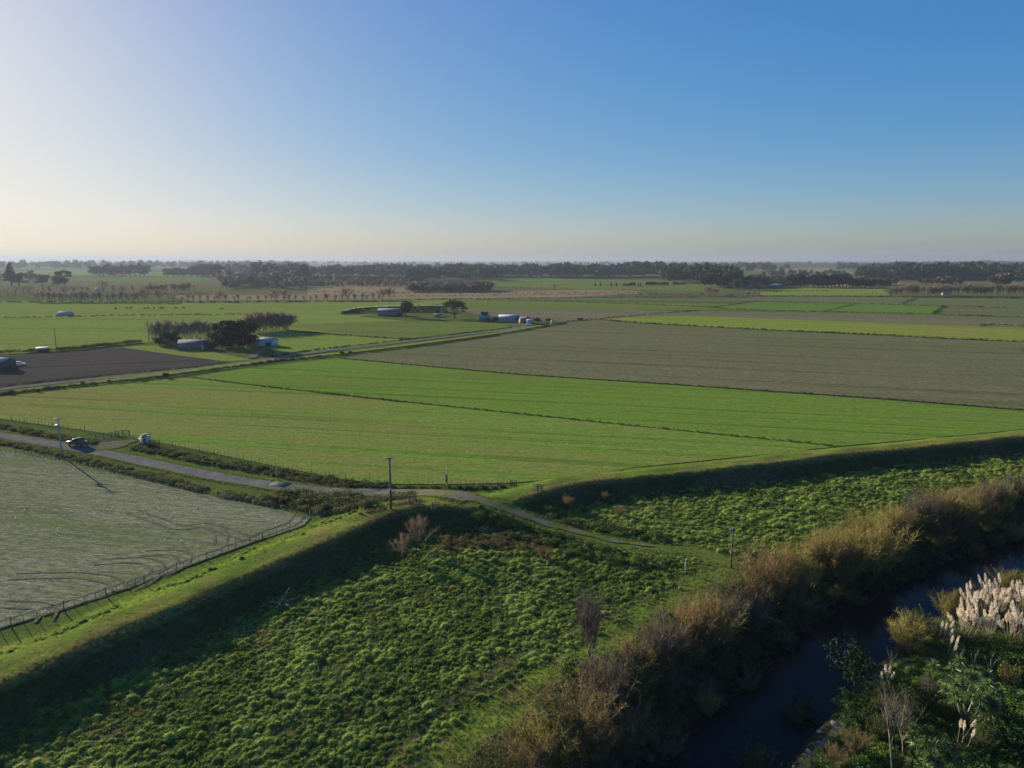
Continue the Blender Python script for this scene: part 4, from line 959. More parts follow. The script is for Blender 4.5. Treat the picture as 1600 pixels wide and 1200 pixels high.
proto_at('cab2', lambda: make_cabbage([(rng.normal(0, 1.0), rng.normal(0, .9), rng.uniform(1.4, 3.6), rng.uniform(.8, 1.05)) for _ in range(28)],
    [[(0, 0, -.2), (.05, .05, 1.2), (.1, 0, 2.4)], [(.1, 0, .1), (.45, 0, 1.1), (.6, .1, 2.0)]]), W2(1455, 1232), 0, 1.05, 'smaller cabbage tree at the bottom edge of the picture', 'tree')
proto_at('sap1', lambda: make_bare('bare_sapling', 8.6, .13, 'grey_twig', 'pale_bark', 7, 500, .018, .3, 2.4, .13, .5), W2(1394, 1215), 0, 1, 'tall pale bare sapling forking low, left of the pair on the river bank', 'tree')
proto_at('sap2', lambda: make_bare('bare_sapling', 7.6, .2, 'grey_twig', 'pale_bark', 9, 600, .018, .25, 1.6, .14, .45), W2(1413, 1195), 1.2, 1, 'tall pale bare sapling with spreading branches, right of the pair', 'tree')
sp_ = lambda: make_bare('dead_stem', 4.2, .1, 'grey_twig', 'pale_bark', 3, 60, .016, .4, 2.4, .1, .6)
for px, py, sc, lb in [(1497, 1062, 1.0, 'thin dead pale stem in front of the pampas, leftmost'), (1519, 1068, 1.1, 'thin dead pale stem in front of the pampas, second'), (1546, 1078, 1.15, 'thin dead forked stem in front of the pampas, right'), (1388, 1058, .9, 'thin bare stem beside the river path')]:
    proto_at('stem', sp_, W2(px, py), rng.uniform(0, 6), sc, lb, 'dead stem')
for kind, px, py, sc, lb in [('yellow', 1416, 1020, 1.1, 'golden olive shrub on the near bank at the water, left of the pampas'), ('olive', 1440, 1014, 1.2, 'olive upright shrub on the near bank, just left of the pampas'), ('grey_twig', 1470, 1003, .75, 'brown thin shrub between the golden shrub and the pampas'), ('orange', 1335, 1180, .62, 'orange brown shrub beside the pale rocks'),
        ('orange', 1308, 1200, .5, 'low russet shrub at the bottom edge by the rocks'), ('olive', 1280, 1225, .62, 'light green leafy shrub at the bottom edge'), ('olive', 1440, 1105, .85, 'olive shrub left of the large cabbage tree'), ('olive', 1412, 1135, .8, 'olive shrub behind the bare saplings'), ('grey_twig', 1452, 1085, .6, 'purplish bare shrub behind the cabbage tree'),
        ('olive', 1248, 1135, 1.0, 'thin grey shrub leaning over the water'), ('olive', 1190, 1225, 1.0, 'sparse grey green shrub in the water at the bottom edge'), ('olive', 1590, 922, .95, 'grey green bush beyond the pampas at the right edge'), ('olive', 1372, 1110, .7, 'dark shrub below the small pampas')]:
    shrub(kind, W2(px, py), sc, lb)
db = proto_at('darkbush', lambda: make_crown('round_bush', rl(8, 1.2, .8, 2.2, .8, 1.2, .9), 1800, .22, 'dark_leaf', ((0, 0, 0), (0, 0, .9)), .1, 4), W2(1335, 1078), 0, 1.5, 'round dark evergreen bush at the water edge', 'bush')
dup(db, W2(1548, 1130), 1, (1.1, 1.1, .8), 'round dark bush right of the large cabbage tree'); dup(db, W2(1440, 1170), 2, (.8, .8, .7), 'low dark bush behind the bare saplings'); dup(db, W2(1600, 1180), 2, (1.3, 1.3, .6), 'spreading dark bush in the bottom right corner')
o = dup(db, W2(1575, 1080), 1, (.55, .55, 1.0), 'small conical yellowish shrub among weeds at right')
for c in o.children:
    if c.name.startswith('crown'):
        c.data = c.data.copy(); c.data.materials.clear(); c.data.materials.append(M['yellow'])
lg = proto_at('weedtree', lambda: make_crown('leafy_shrub', rl(10, 1.6, .5, 1.5, .7, 1.1, .6), 1900, .26, 'leaf_bright', ((0, 0, 0), (0, 0, .6)), .08, 5), W2(1560, 1165), 0, 1, 'broad light green leafy shrub at lower right', 'shrub')
for px, py, sc, lb in [(1590, 1110, 1.1, 'light green leafy shrub at the right edge below the pampas'), (1600, 1150, 1.1, 'light green leafy shrub at the right edge, lower'), (1480, 1075, .8, 'bright green shrub behind the cabbage tree'), (1535, 1090, .7, 'bright green low shrub beside the dead stems')]:
    dup(lg, W2(px, py), rng.uniform(0, 6), (sc, sc, sc*.8), lb)
for k in range(26):
    px, py = [(rng.uniform(1470, 1640), rng.uniform(1080, 1230)), (rng.uniform(1310, 1470), rng.uniform(1090, 1230))][k % 2]; sc = rng.uniform(.45, .9)
    if k % 3: o = dup(lg, W2(px, py), rng.uniform(0, 6), (sc, sc, sc*rng.uniform(.6, 1.0)), 'light green leafy shrub among the dense growth of the near river bank', 'leafy shrubs of the near river bank')
    else: shrub('olive', W2(px, py), sc*.8, 'olive shrub among the dense growth of the near river bank')['group'] = 'olive shrubs of the near river bank'
for px, py, kd in [(1478, 968, 'yellow'), (1500, 958, 'olive'), (1525, 945, 'grey_twig'), (1548, 936, 'olive'), (1570, 930, 'yellow'), (1612, 918, 'olive'), (1630, 905, 'yellow'), (1655, 900, 'olive')]:
    o = shrub(kd, W2(px, py), rng.uniform(.7, .95), 'shrub at the water edge behind the pampas stand'); o['group'] = 'shrubs at the water edge behind the pampas'
# rocks and driftwood
def make_rock(r):
    mb = MB(); n = 9; rings = 6; v = []
    for i in range(rings):
        a = -1.2+2.75*i/(rings-1)
        for j in range(n): q = r*rng.uniform(.85, 1.12); v.append((q*math.cos(a)*math.cos(j*6.283/n)*1.25, q*math.cos(a)*math.sin(j*6.283/n), q*math.sin(a)*.62+.15*r))
    f = [(i*n+j, i*n+(j+1) % n, (i+1)*n+(j+1) % n, (i+1)*n+j) for i in range(rings-1) for j in range(n)]
    mb.add(v, f); mb.f.append(np.array([[(rings-1)*n+j for j in range(n)]])); return mb.mesh('rock', False)
rks = [make_rock(.5) for _ in range(3)]
for k in range(13):
    t = k/12; px = 1250+t*125+rng.normal(0, 8); py = 1190-t*125+rng.normal(0, 5); p = W2(px, py)
    o = link('rock', rks[k % 3], M['rock']); o.location = (p[0], p[1], p[2]-.03); o.rotation_euler = (rng.normal(0, .2), rng.normal(0, .2), rng.uniform(0, 6)); s = rng.uniform(.3, .7)*(1.5 if k in (10, 13) else 1); o.scale = (s*1.1, s, s*.7)
    tag(o, 'pale weathered rock lying along the near river edge', 'rock', 'rocks along the near river edge')
ribbon('river_path', smooth_poly(np.array([W2(*q) for q in [(1250, 1205), (1300, 1150), (1345, 1095), (1385, 1045), (1425, 1030), (1455, 1028)]]), 1.0), .7, .05, mg, 'bare pale path along the near river edge', 'path')
def branchpile(px, py, L, n, label):
    t = MB()
    for k in range(n):
        a = rng.uniform(0, 6.28); limb(t, (rng.normal(0, .3), rng.normal(0, .3), rng.uniform(.1, .5)), (math.cos(a), math.sin(a), rng.uniform(-.05, .35)), L*rng.uniform(.5, 1), .07, .02, .3, 5, 5)
    o = link('driftwood', t.mesh('driftwood', True), M['pale_bark']); o.location = W2(px, py); tag(o, label, 'driftwood'); return o
branchpile(432, 948, 2.6, 9, 'tangle of pale dead branches at the foot of the shaded stopbank')
branchpile(752, 832, 2.2, 5, 'pale dead branches below the track at the foot of the stopbank')
branchpile(650, 862, 1.8, 4, 'pale sticks at the foot of the reddish bare shrub')
branchpile(1390, 1130, 1.4, 6, 'small pale dead branches beside the orange brown shrub')
branchpile(1070, 1000, 2.0, 4, 'pale broken branch in the middle of the river thicket'); branchpile(1340, 905, 2.4, 5, 'pale forked dead branch at the foot of the tall golden willow')
branchpile(1195, 895, 1.8, 7, 'pile of grey logs right of the timber pole')
def log(px, py, L, rz, r, label):
    mb = MB(); mb.tube([(-L/2, 0, 0), (0, .03, .02), (L/2, 0, 0)], [r, r*.95, r*.8], 8); o = link('log', mb.mesh('log', True), M['pale_bark']); p = W2(px, py); o.location = (p[0], p[1], p[2]+.35); o.rotation_euler = (0, .12, rz); tag(o, label, 'log')
log(1023, 887, 1.6, -.6, .12, 'pale fallen post lying in the grass below the track'); log(1170, 884, 1.5, 0, .2, 'pale log end beside the timber pole')
mb = MB(); k = 14; v = [(r*math.cos(j*6.283/k), r*math.sin(j*6.283/k), z) for r, z in [(.3, 0), (.33, .12), (.32, .34), (.26, .4), (.02, .38)] for j in range(k)]
mb.add(v, [(i*k+j, i*k+(j+1) % k, (i+1)*k+(j+1) % k, (i+1)*k+j) for i in range(4) for j in range(k)]); o = link('tree_stump', mb.mesh('tree_stump', True), M['stump']); p = W2(1540, 1168); o.location = (p[0], p[1], p[2]+.7); tag(o, 'round pale cut stump among weeds at bottom right', 'stump')

# ================================================================== POLES, FENCES, GATES NEAR THE ROAD
def power_pole(px, py, h, arms, mat, label, rz=.6, box=False, cat='power pole', bandz=None):
    p = W2(px, py); t = thing('power_pole', label, cat, p, rz); a = MB()
    q_ = .7 if h < 6 else 1; a.tube([(0, 0, -.4), (0, 0, h*.5), (0, 0, h)], [.19*q_, .165*q_, .13*q_], 10); part('pole', a, M[mat], t, True)
    for z, L in arms:
        m = MB(); m.box((0, .17, z), (L, .13, .13)); m.tube([(-L*.25, .17, z), (0, .12, z-.5)], .025, 4); m.tube([(L*.25, .17, z), (0, .12, z-.5)], .025, 4); ar = part('crossarm', m, M['rail' if mat == 'pole' else mat], t)
        for u in (-.46, -.2, .2, .46):
            i = MB(); i.tube([(u*L, .17, z+.065), (u*L, .17, z+.2)], [.05, .035], 6); part('insulator', i, M['pale_pole'], ar)
    if bandz:
        m = MB(); m.tube([(0, 0, bandz), (0, 0, bandz+.35)], [.185, .185], 10); part('band', m, M['white'], t)
    if box:
        m = MB(); m.box((0, -.34, h-1.7), (.7, .42, .6)); part('transformer', m, M['steel'], t)
    return t
power_pole(97, 714, 8.3, [(8.05, 2.3), (6.5, 2.7)], 'pale_pole', 'pale power pole with two crossarms standing beside the parked pickup', -.12, True)
power_pole(611, 796, 8.2, [(8.0, 1.2)], 'pole', 'dark timber power pole with a white band at the road bend', .5, False, 'power pole', 3.0)
power_pole(1142, 888, 5.6, [(5.3, 1.0)], 'pole', 'weathered timber pole standing by the river thicket', .6)
power_pole(88, 543, 9, [], 'pole', 'thin distant pole rising from the hedge of the ploughed field')
power_pole(233, 533, 11, [], 'pole', 'dark distant pole at the left end of the bare tree row')
def post(px, py, h, r, mat, label, arm=0, panel=None):
    p = W2(px, py); t = thing('marker_post', label, 'post', p, 0); m = MB(); m.tube([(0, 0, -.2), (0, 0, h)], r, 8)
    part('post', m, M[mat], t)
    if arm: m = MB(); m.box((arm*.5, 0, h-.03), (abs(arm), .1, .08)); part('arm', m, M[mat], t)
    if panel: m = MB(); m.box((-.12, -.09, panel[0]), (.3, .06, panel[1])); part('panel', m, M['roof_grey'], t)
post(699, 766, 4.0, .085, 'pale_pole', 'slim pale post with a dark gauge panel beside the road', 0, (2.2, 1.4))
post(432, 748, 2.0, .06, 'white', 'short white marker post beside the road near the cattle stop', .3)
post(1071, 895, 1.9, .09, 'pale_pole', 'white post with a short arm in the grass below the track', .35)
post(862, 507, 3.0, .5, 'cream', 'pale post at the gate of the farm yard')

pm_ = MB(); pm_.box((0, 0, .52), (.10, .10, 1.1)); POSTM = pm_.mesh('fence_post'); bt_ = MB(); bt_.box((0, 0, .5), (.06, .05, 1.0)); BATM = bt_.mesh('batten')
POSTM.materials.append(M['post']); BATM.materials.append(M['post'])
def wire_fence(pts, sp, label, every=4, world=False):
    Q = smooth_poly(pts if world else GL(pts), sp); Q = Q[:96]; t = thing('wire_fence', label, 'fence', (Q[0, 0], Q[0, 1], hz(Q[0, 0], Q[0, 1])))
    o0 = np.array(t.location)
    for k, q in enumerate(Q):
        big = k % every == 0; o = link('post' if big else 'batten', POSTM if big else BATM, None, t)
        o.location = (q[0]-o0[0], q[1]-o0[1], hz(q[0], q[1])-o0[2]+rng.normal(0, .03)); o.rotation_euler = (rng.normal(0, .04), rng.normal(0, .04), rng.uniform(0, 1)); o.scale = (1, 1, rng.uniform(.9, 1.12)*(1.15 if big else 1))
    m = MB()
    for z in (.45, .95):
        m.tube(np.array([(q[0]-o0[0], q[1]-o0[1], hz(q[0], q[1])-o0[2]+z) for q in Q]), .004, 3, cap=False)
    part('wire', m, M['wire'], t); return t
wire_fence([(-60, 1003), (0, 985), (100, 955), (200, 921), (300, 884), (400, 847), (482, 821)], 1.05, 'wire fence of thin battens between the stubble field and the stopbank')
wire_fence([(-150, 681), (0, 705), (100, 723), (200, 746), (320, 774)], 1.35, 'wire fence along the roadside edge of the stubble field')
wire_fence([(340, 778), (430, 796), (490, 808), (520, 806), (600, 797)], .95, 'wire fence around the near corner of the stubble field by the ditch')
wire_fence([(210, 686), (260, 696), (330, 709), (430, 730), (540, 750), (600, 758)], 1.1, 'wire fence between the road drain and the central pasture')
wire_fence([(-150, 634), (0, 655), (60, 663), (145, 676)], 1.4, 'wire fence behind the road left of the timber rails')
wire_fence([(610, 759), (690, 758), (760, 758), (800, 757)], .8, 'thin wire fence running to the gate at the stopbank')
wire_fence([(1130, 607), (1300, 620), (1480, 634), (1600, 643)], 2.4, 'pale posts of the wire fence under the brown field')
def rails(px, py, L, h, nr, np_, rz, label, cat='rail fence', lean=0):
    p = W2(px, py); t = thing('rail_fence', label, cat, p, rz)
    for k in range(np_):
        m = MB(); m.box((-L/2+L*k/(np_-1), 0, h*.5), (.15, .15, h*1.05)); part('post', m, M['post'], t)
    for r_ in range(nr):
        m = MB(); m.box((0, -.095, h*(.2+.75*r_/(nr-1))), (L*1.03, .04, .13)); part('rail', m, M['rail'], t)
    return t
rails(645, 786, 1.1, 1.15, 4, 2, .15, 'short dark timber rails beside the road, right of the power pole')
rails(680, 796, 1.1, 1.2, 4, 2, .5, 'short timber rails on the lip of the shaded stopbank left of the track')
rails(802, 760, 1.1, 1.15, 4, 2, .1, 'small timber rails above the track where the wire fence ends')
rails(840, 768, 1.5, 1.25, 4, 3, -.35, 'timber rails at the left end of the right hand stopbank')
rails(168, 684, 4.6, 1.25, 4, 4, .55, 'timber rail fence beside the gateway, left length behind the pickup')
rails(192, 681, 3.4, 1.35, 4, 3, -.12, 'timber rail fence beside the gateway, right length')
rails(238, 695, 4.2, 1.1, 3, 4, -.35, 'low weathered rails in front of the pump shed', 'rail fence')
# pump shed
p = W2(228, 694); t = thing('pump_shed', 'small cream pump shed with a dark sloping roof at the gateway', 'shed', p, -.25)
m = MB(); m.box((0, 0, .95), (1.7, 1.3, 1.9)); part('wall', m, M['cream'], t)
m = MB(); m.prism([(-1.05, 2.0), (1.05, 2.3), (1.05, 2.42), (-1.05, 2.12)], -.85, .85); part('roof', m, M['roof_grey'], t)
m = MB(); m.box((.35, -.665, .9), (.7, .03, 1.6)); d_ = part('door', m, M['rail'], t); m = MB(); m.box((.6, -.69, .9), (.05, .03, .12)); part('handle', m, M['steel'], d_)
m = MB(); m.box((-1.25, .0, 1.15), (.6, 1.1, .12)); m.box((-1.4, 0, .55), (.1, 1.0, 1.1)); part('platform', m, M['cream'], t)
# parked pickup
def wheel(t, x, y, r=.38):
    m = MB(); m.tube([(x, y-.12, r), (x, y+.12, r)], r, 16); w = part('wheel', m, M['tyre'], t, False)
    m = MB(); s_ = 1 if y > 0 else -1; m.tube([(x, y+s_*.10, r), (x, y+s_*.135, r)], r*.6, 12); part('rim', m, M['steel'], w)
def bevel(o, w=.05, n=2):
    b = o.modifiers.new('bevel', 'BEVEL'); b.width = w; b.segments = n; b.limit_method = 'ANGLE'
def pickup(loc, rz, label):
    t = thing('pickup_truck', label, 'pickup truck', loc, rz)
    m = MB(); m.prism([(2.6, .42), (2.62, .72), (2.5, .98), (1.15, 1.10), (-2.55, 1.10), (-2.6, .45)], -.9, .9); b_ = part('body', m, M['car_dark'], t); bevel(b_, .08)
    m = MB(); m.prism([(1.25, 1.08), (.62, 1.72), (.4, 1.80), (-.62, 1.80), (-.85, 1.72), (-1.0, 1.08)], -.78, .78); c_ = part('cabin', m, M['car_dark'], t); bevel(c_, .06)
    m = MB(); m.add([(1.235, -.68, 1.14), (1.235, .68, 1.14), (.68, .62, 1.69), (.68, -.62, 1.69)], [(0, 1, 2, 3)]); part('windscreen', m, M['glass'], t)
    for s in (-1, 1):
        m = MB(); y = s*.79
        for x0, x1, u0, u1 in ((1.0, .22, .58, .22), (.12, -.9, .12, -.78)): m.add([(x0, y, 1.16), (x1, y, 1.16), (u1, y, 1.68), (u0, y, 1.68)], [(0, 1, 2, 3)])
        part('side_window', m, M['glass'], t)
        m = MB(); m.box((1.0, s*.98, 1.2), (.16, .16, .14)); part('mirror', m, M['car_dark'], t)
        m = MB(); m.box((2.57, s*.66, .82), (.1, .34, .16)); part('headlight', m, M['lamp'], t)
        m = MB(); m.box((-2.6, s*.8, .88), (.05, .14, .3)); part('tail_light', m, M['wall_red'], t)
    m = MB(); m.box((-1.8, 0, 1.13), (1.5, 1.6, .07)); part('tray_cover', m, M['roof_grey'], t)
    m = MB(); m.box((-.1, 0, 1.815), (.9, 1.3, .04)); part('roof_panel', m, M['roof_grey'], t)
    m = MB(); m.box((2.62, 0, .5), (.12, 1.7, .2)); m.box((-2.64, 0, .5), (.12, 1.7, .18)); part('bumper', m, M['steel'], t)
    for x in (1.7, -1.55):
        for y in (-.84, .84): wheel(t, x, y)
    return t
q0, q1 = G(40, 687), G(160, 706); hd = math.atan2(q0[1]-q1[1], q0[0]-q1[0])
pickup(G(123, 697.5)+np.array((0, 0, .10)), hd, 'dark pickup truck parked on the road beside the pale power pole')
def car(loc, rz, label, mat='car_white', nm='car'):
    t = thing(nm, label, 'car', loc, rz)
    m = MB(); m.prism([(2.1, .35), (2.12, .62), (1.9, .82), (.95, .92), (-2.0, .95), (-2.1, .4)], -.85, .85); b_ = part('body', m, M[mat], t); bevel(b_, .08)
    m = MB(); m.prism([(1.05, .9), (.45, 1.42), (-1.2, 1.45), (-1.85, .93)], -.72, .72); part('cabin', m, M[mat], t)
    m = MB(); m.add([(1.04, -.62, .95), (1.04, .62, .95), (.5, .58, 1.4), (.5, -.58, 1.4)], [(0, 1, 2, 3)])
    for s in (-1, 1): m.add([(.85, s*.73, .98), (-1.6, s*.73, .98), (-1.15, s*.73, 1.36), (.42, s*.73, 1.36)], [(0, 1, 2, 3)])
    part('window', m, M['glass'], t)
    for x in (1.3, -1.3):
        for y in (-.8, .8): wheel(t, x, y, .32)
    return t
car(G(30, 571), .5, 'white car parked beside the green shed at the left edge', 'car_white')
car(G(824, 509), 2.6, 'white car parked in the far farm yard', 'car_white')
car(G(770, 502), .2, 'dark blue car beside the silver shed', 'car_dark')

# ================================================================== FARM BUILDINGS
def building(name, label, cat, px, py, L, Wd, hw, hr, rz, wall, roof, wins=2, door=True, chimney=False, off=.3):
    p = G(px, py); t = thing(name, label, cat, p, rz)
    m = MB(); m.prism([(-Wd/2, 0), (Wd/2, 0), (Wd/2, hw), (0, hw+hr-.04), (-Wd/2, hw)], -L/2, L/2); m.v[0] = rotz(m.v[0], math.pi/2); part('wall', m, M[wall], t)
    m = MB(); e = .35
    for s in (-1, 1):
        v = np.array([(s*(Wd/2+e), -L/2-off, hw-hr*e/(Wd/2)), (s*(Wd/2+e), L/2+off, hw-hr*e/(Wd/2)), (0, L/2+off, hw+hr), (0, -L/2-off, hw+hr)])
        v = np.vstack([v, v+np.array((0, 0, .12))]); m.add(rotz(v, math.pi/2), [(0, 1, 2, 3), (4, 7, 6, 5), (0, 4, 5, 1), (1, 5, 6, 2), (2, 6, 7, 3), (3, 7, 4, 0)])
    r_ = part('roof', m, M[roof], t)
    if chimney: m = MB(); m.box((L*.25, .3, hw+hr+.3), (.7, .7, 1.6)); part('chimney', m, M['wall_red'], r_)
    for k in range(wins):
        x = -L/2+L*(k+.7)/(wins+.6); m = MB(); m.box((x, -Wd/2-.03, hw*.58), (1.3, .08, 1.0)); w = part('window', m, M['white'], t)
        m = MB(); m.box((x, -Wd/2-.08, hw*.58), (1.1, .04, .8)); part('pane', m, M['glass'], w)
    if door: m = MB(); m.box((L*.36, -Wd/2-.03, 1.05), (1.0 if cat == 'house' else 2.8, .08, 2.1 if cat == 'house' else min(2.1, hw*.8)*1.0)); part('door', m, M['dark' if cat != 'house' else 'white'], t)
    return t
building('house', 'low house with pale roof in greys darkened for shade beside dark conifers', 'house', 303, 545, 12, 7, 2.4, 1.8, .25, 'wall_grey', 'roof_grey', 3, True, True)  # wall and roof greys lowered in place of cast tree shade
m = MB(); m.box((0, 0, 2.3), (4.6, 2.6, .16)); 
for x in (-2.1, 2.1): m.box((x, -1.1, 1.1), (.14, .14, 2.25))
p = G(319, 545); t = thing('verandah', 'small white roofed carport beside the house under the conifers', 'verandah', (p[0], p[1], 0), .1); part('roof', m, M['white'], t)  # white slab on posts stands for the house's verandah edge
m = MB(); m.tube([(0, 0, 0), (.9, 0, 4.6)], .12, 6); t = thing('lit_gable_edge', 'leaning white strip in place of the sunlit gable edge of the low house', 'pole', G(313, 542), 0); part('pole', m, M['white'], t)  # added white strip imitates the sunlit gable edge of the house
building('shed', 'white farm shed with a pale grey roof right of the dark conifers', 'shed', 411, 540.5, 12.5, 6, 2.7, 1.2, -.18, 'white', 'roof_pale', 0, True)
building('barn', 'long blue grey barn in front of the trimmed hedge', 'barn', 610, 493, 17, 8, 3.6, 1.6, .05, 'wall_grey', 'roof_grey', 0, True)
building('shed', 'small white shed under a dark rounded bush', 'shed', 684, 495.5, 5, 3, 1.8, .6, 0, 'white', 'roof_grey', 1, False)
building('shed', 'silver blue shed beside a dark tree near the farm house', 'shed', 757, 501.5, 7, 5, 2.4, 1.2, .12, 'wall_grey', 'roof_blue', 1, True)
t = building('glasshouse', 'long white building with a pale ribbed roof in the far farm yard', 'shed', 795, 502, 13, 7, 2.8, 1.5, -.06, 'white', 'roof_pale', 6, False)
building('house', 'small red brick farmhouse with white gable at the far farm', 'house', 820, 505, 6.5, 5, 2.6, 1.5, .3, 'wall_red', 'roof_grey', 1, True, True)
building('shed', 'little white shed right of the red brick farmhouse', 'shed', 826.5, 506.5, 2.6, 2.4, 2.3, .7, .2, 'white', 'roof_pale', 0, False)
building('shed', 'green shed with white roof at the left edge of the ploughed field', 'shed', -2, 577, 9.5, 6, 3.4, .9, -.1, 'wall_green', 'roof_pale', 1, True)
m = MB(); m.box((0, 0, .9), (1.8, 1.4, 1.5)); m.prism([(-.9, 1.6), (.9, 1.6), (0, 2.0)], -.7, .7); p = G(20, 573.5); o = link('water_tank', m.mesh('water_tank'), M['white']); o.location = p; tag(o, 'small white tank box between the green shed and the white car', 'tank')
building('shed', 'low white roofed shed half hidden behind the hedge of the ploughed field', 'shed', 66, 549, 4, 3, 1.3, .6, .5, 'wall_grey', 'white', 0, False)
p = G(103, 493); t = thing('hay_cover', 'long white covered haystack standing alone in the cattle pasture', 'haystack', p, .03)
m = MB(); k = 9; m.prism([(2.4*math.cos(a), 2.9*math.sin(a)**.7) for a in np.linspace(.0, math.pi, k)], -4.6, 4.6); m.v[0] = rotz(m.v[0], math.pi/2); part('cover', m, M['roof_pale'], t)
m = MB(); m.prism([(1.9, 0), (1.5, 1.6), (-1.5, 1.6), (-1.9, 0)], 4.7, 6.4); m.v[0] = rotz(m.v[0], math.pi/2); part('end_stack', m, M['white'], t)
for px, py, L, lb, wl, rf in [(1210, 449, 22, 'far grey blue roofed shed at the foot of the dark wood', 'wall_grey', 'roof_blue'), (843, 434, 26, 'far pale house among the trees on the middle rise', 'white', 'roof_blue'), (567, 438, 30, 'far grey barn roof among the thickets', 'wall_grey', 'roof_blue'), (500, 434, 30, 'far pale long roof before the central wood', 'white', 'roof_pale'), (1388, 429, 16, 'tiny white house on the far hillside at right', 'white', 'white'),
        (1478, 461, 8, 'small white hut behind the bare tree row at right', 'white', 'white'), (440, 449, 10, 'tiny white cottage among far bare trees', 'white', 'white'), (418, 448, 8, 'tiny white shed left of the far cottage', 'white', 'white'), (1510, 434, 24, 'far pale roof under the wooded hill', 'wall_grey', 'roof_pale'), (155, 456, 8, 'tiny white hut behind the far left bare trees', 'white', 'white'), (152, 424, 16, 'tiny far white house before the clump of dark trees', 'white', 'white')]:
    building('farm_building', lb, 'building', px, py, L, L*.45, 3.2, 1.8, rng.uniform(-.2, .3), wl, rf, 1, False)

# ================================================================== CATTLE
def make_cow():
    me = bpy.data.meshes.new('cow'); P = [(-.8, 0, 1.2), (0, 0, 1.22), (.7, 0, 1.22), (1.15, 0, 1.1), (1.45, 0, .75)]; ed = [(0, 1), (1, 2), (2, 3), (3, 4)]; rad = [.34, .4, .36, .2, .13]
    for x, b in ((-.75, 0), (.65, 2)):
        for y in (-.24, .24): n = len(P); P += [(x, y, .75), (x+.03, y, .4), (x, y, 0)]; ed += [(b, n), (n, n+1), (n+1, n+2)]; rad += [.16, .085, .07]
    n = len(P); P += [(-1.16, 0, 1.1), (-1.2, 0, .6)]; ed += [(0, n), (n, n+1)]; rad += [.05, .04]
    me.from_pydata(P, ed, []); o = bpy.data.objects.new('tmp', me); COL.objects.link(o); o.modifiers.new('s', 'SKIN'); o.modifiers.new('u', 'SUBSURF').levels = 1
    for v, r in zip(me.skin_vertices[0].data, rad): v.radius = (r, r)
    me.skin_vertices[0].data[1].use_root = True
    dg = bpy.context.evaluated_depsgraph_get(); m2 = bpy.data.meshes.new_from_object(o.evaluated_get(dg)); bpy.data.objects.remove(o); m2.name = 'cow'; m2.materials.clear(); m2.materials.append(M['cow']); return m2
cm = make_cow()
ORD = ['first', 'second', 'third', 'fourth', 'fifth', 'sixth', 'seventh', 'eighth', 'ninth', 'tenth', 'eleventh', 'twelfth', 'thirteenth', 'fourteenth']
for k, (px, py) in enumerate([(181, 485), (198, 484), (205, 484), (227, 485), (232, 484), (241, 484), (250, 484.5), (254, 484), (275, 484), (287, 484), (347, 485.5)]):
    o = link('cow', cm); o.location = G(px, py)+np.array((0, 0, .65)); o.rotation_euler = (0, 0, rng.uniform(-.5, .5)+(math.pi if rng.rand() < .5 else 0)); s = rng.uniform(1.0, 1.2); o.scale = (s, s, s)
    tag(o, '%s dark cow from the left in the line grazing across the far pasture' % ORD[k] if k < 10 else 'lone dark cow lying right of the grazing line in the far pasture', 'cow', 'cattle grazing in the far pasture')

# ================================================================== FARM AND FIELD TREES
BK = {'bare': lambda: make_bare('bare_tree', 10, .11, 'bare', 'trunk', 11, 480, .075, .10, 2.6, .2, .6), 'bareb': lambda: make_bare('bare_tree', 10, .22, 'bare', 'trunk', 13, 560, .075, .06, 1.5, .2, .6),
      'red': lambda: make_bare('bare_tree', 10, .14, 'bare_red', 'trunk', 11, 500, .08, .08, 2.2, .2, .6), 'redb': lambda: make_bare('bare_tree', 10, .2, 'bare_red', 'trunk', 12, 560, .08, .06, 1.7, .2, .6),
      'round': lambda: make_bare('bare_tree', 10, .42, 'bare_red', 'trunk', 15, 1000, .14, .12, 1.1, .2, .8),
      'olive_tree': lambda: make_crown('leafy_tree', rl(12, 3.2, 4, 8, 1.5, 2.3), 1500, .75, 'mid_leaf', ((0, 0, 0), (0, 0, 3.4)), .4, 6),
      'mac': lambda: make_crown('macrocarpa', rl(14, 3.6, 2.5, 8, 1.8, 2.6), 2100, .8, 'dark_leaf', ((0, 0, 0), (0, 0, 3)), .5, 6),
      'macb': lambda: make_crown('macrocarpa', rl(16, 3.2, 2, 9, 1.6, 2.4), 2300, .75, 'dark_leaf', ((0, 0, 0), (0, 0, 3)), .5, 6),
      'pine': lambda: make_crown('pine_tree', [(0, 0, 3+1.0*i, 3.0-.28*i, 3.0-.28*i, 1.0) for i in range(8)]+rl(5, 2.4, 2.5, 6, .9, 1.5), 1900, .7, 'dark_leaf', ((0, 0, 0), (0, 0, 6)), .4, 5),
      'umb': lambda: make_crown('umbrella_tree', [(x, y, 7+z, 1.8, 1.8, 1.1) for x, y, z in [(0, 0, 1.8), (2.4, .4, 1), (-2.3, -.3, .9), (1, 2, 1.1), (-1, -2, 1.2), (3.6, -.6, 0), (-3.4, .6, -.4)]]+rl(5, 3, 3, 5.5, 1.3, 1.9), 1900, .7, 'dark_leaf', ((0, 0, 0), (0, 0, 4)), .45, 7)}
KIND = {'bare': 'bare_tree', 'bareb': 'bare_tree', 'red': 'bare_tree', 'redb': 'bare_tree', 'round': 'bare_tree', 'mac': 'macrocarpa', 'macb': 'macrocarpa', 'pine': 'pine_tree', 'umb': 'umbrella_tree', 'olive_tree': 'leafy_tree', 'nearround': 'leafy_tree'}
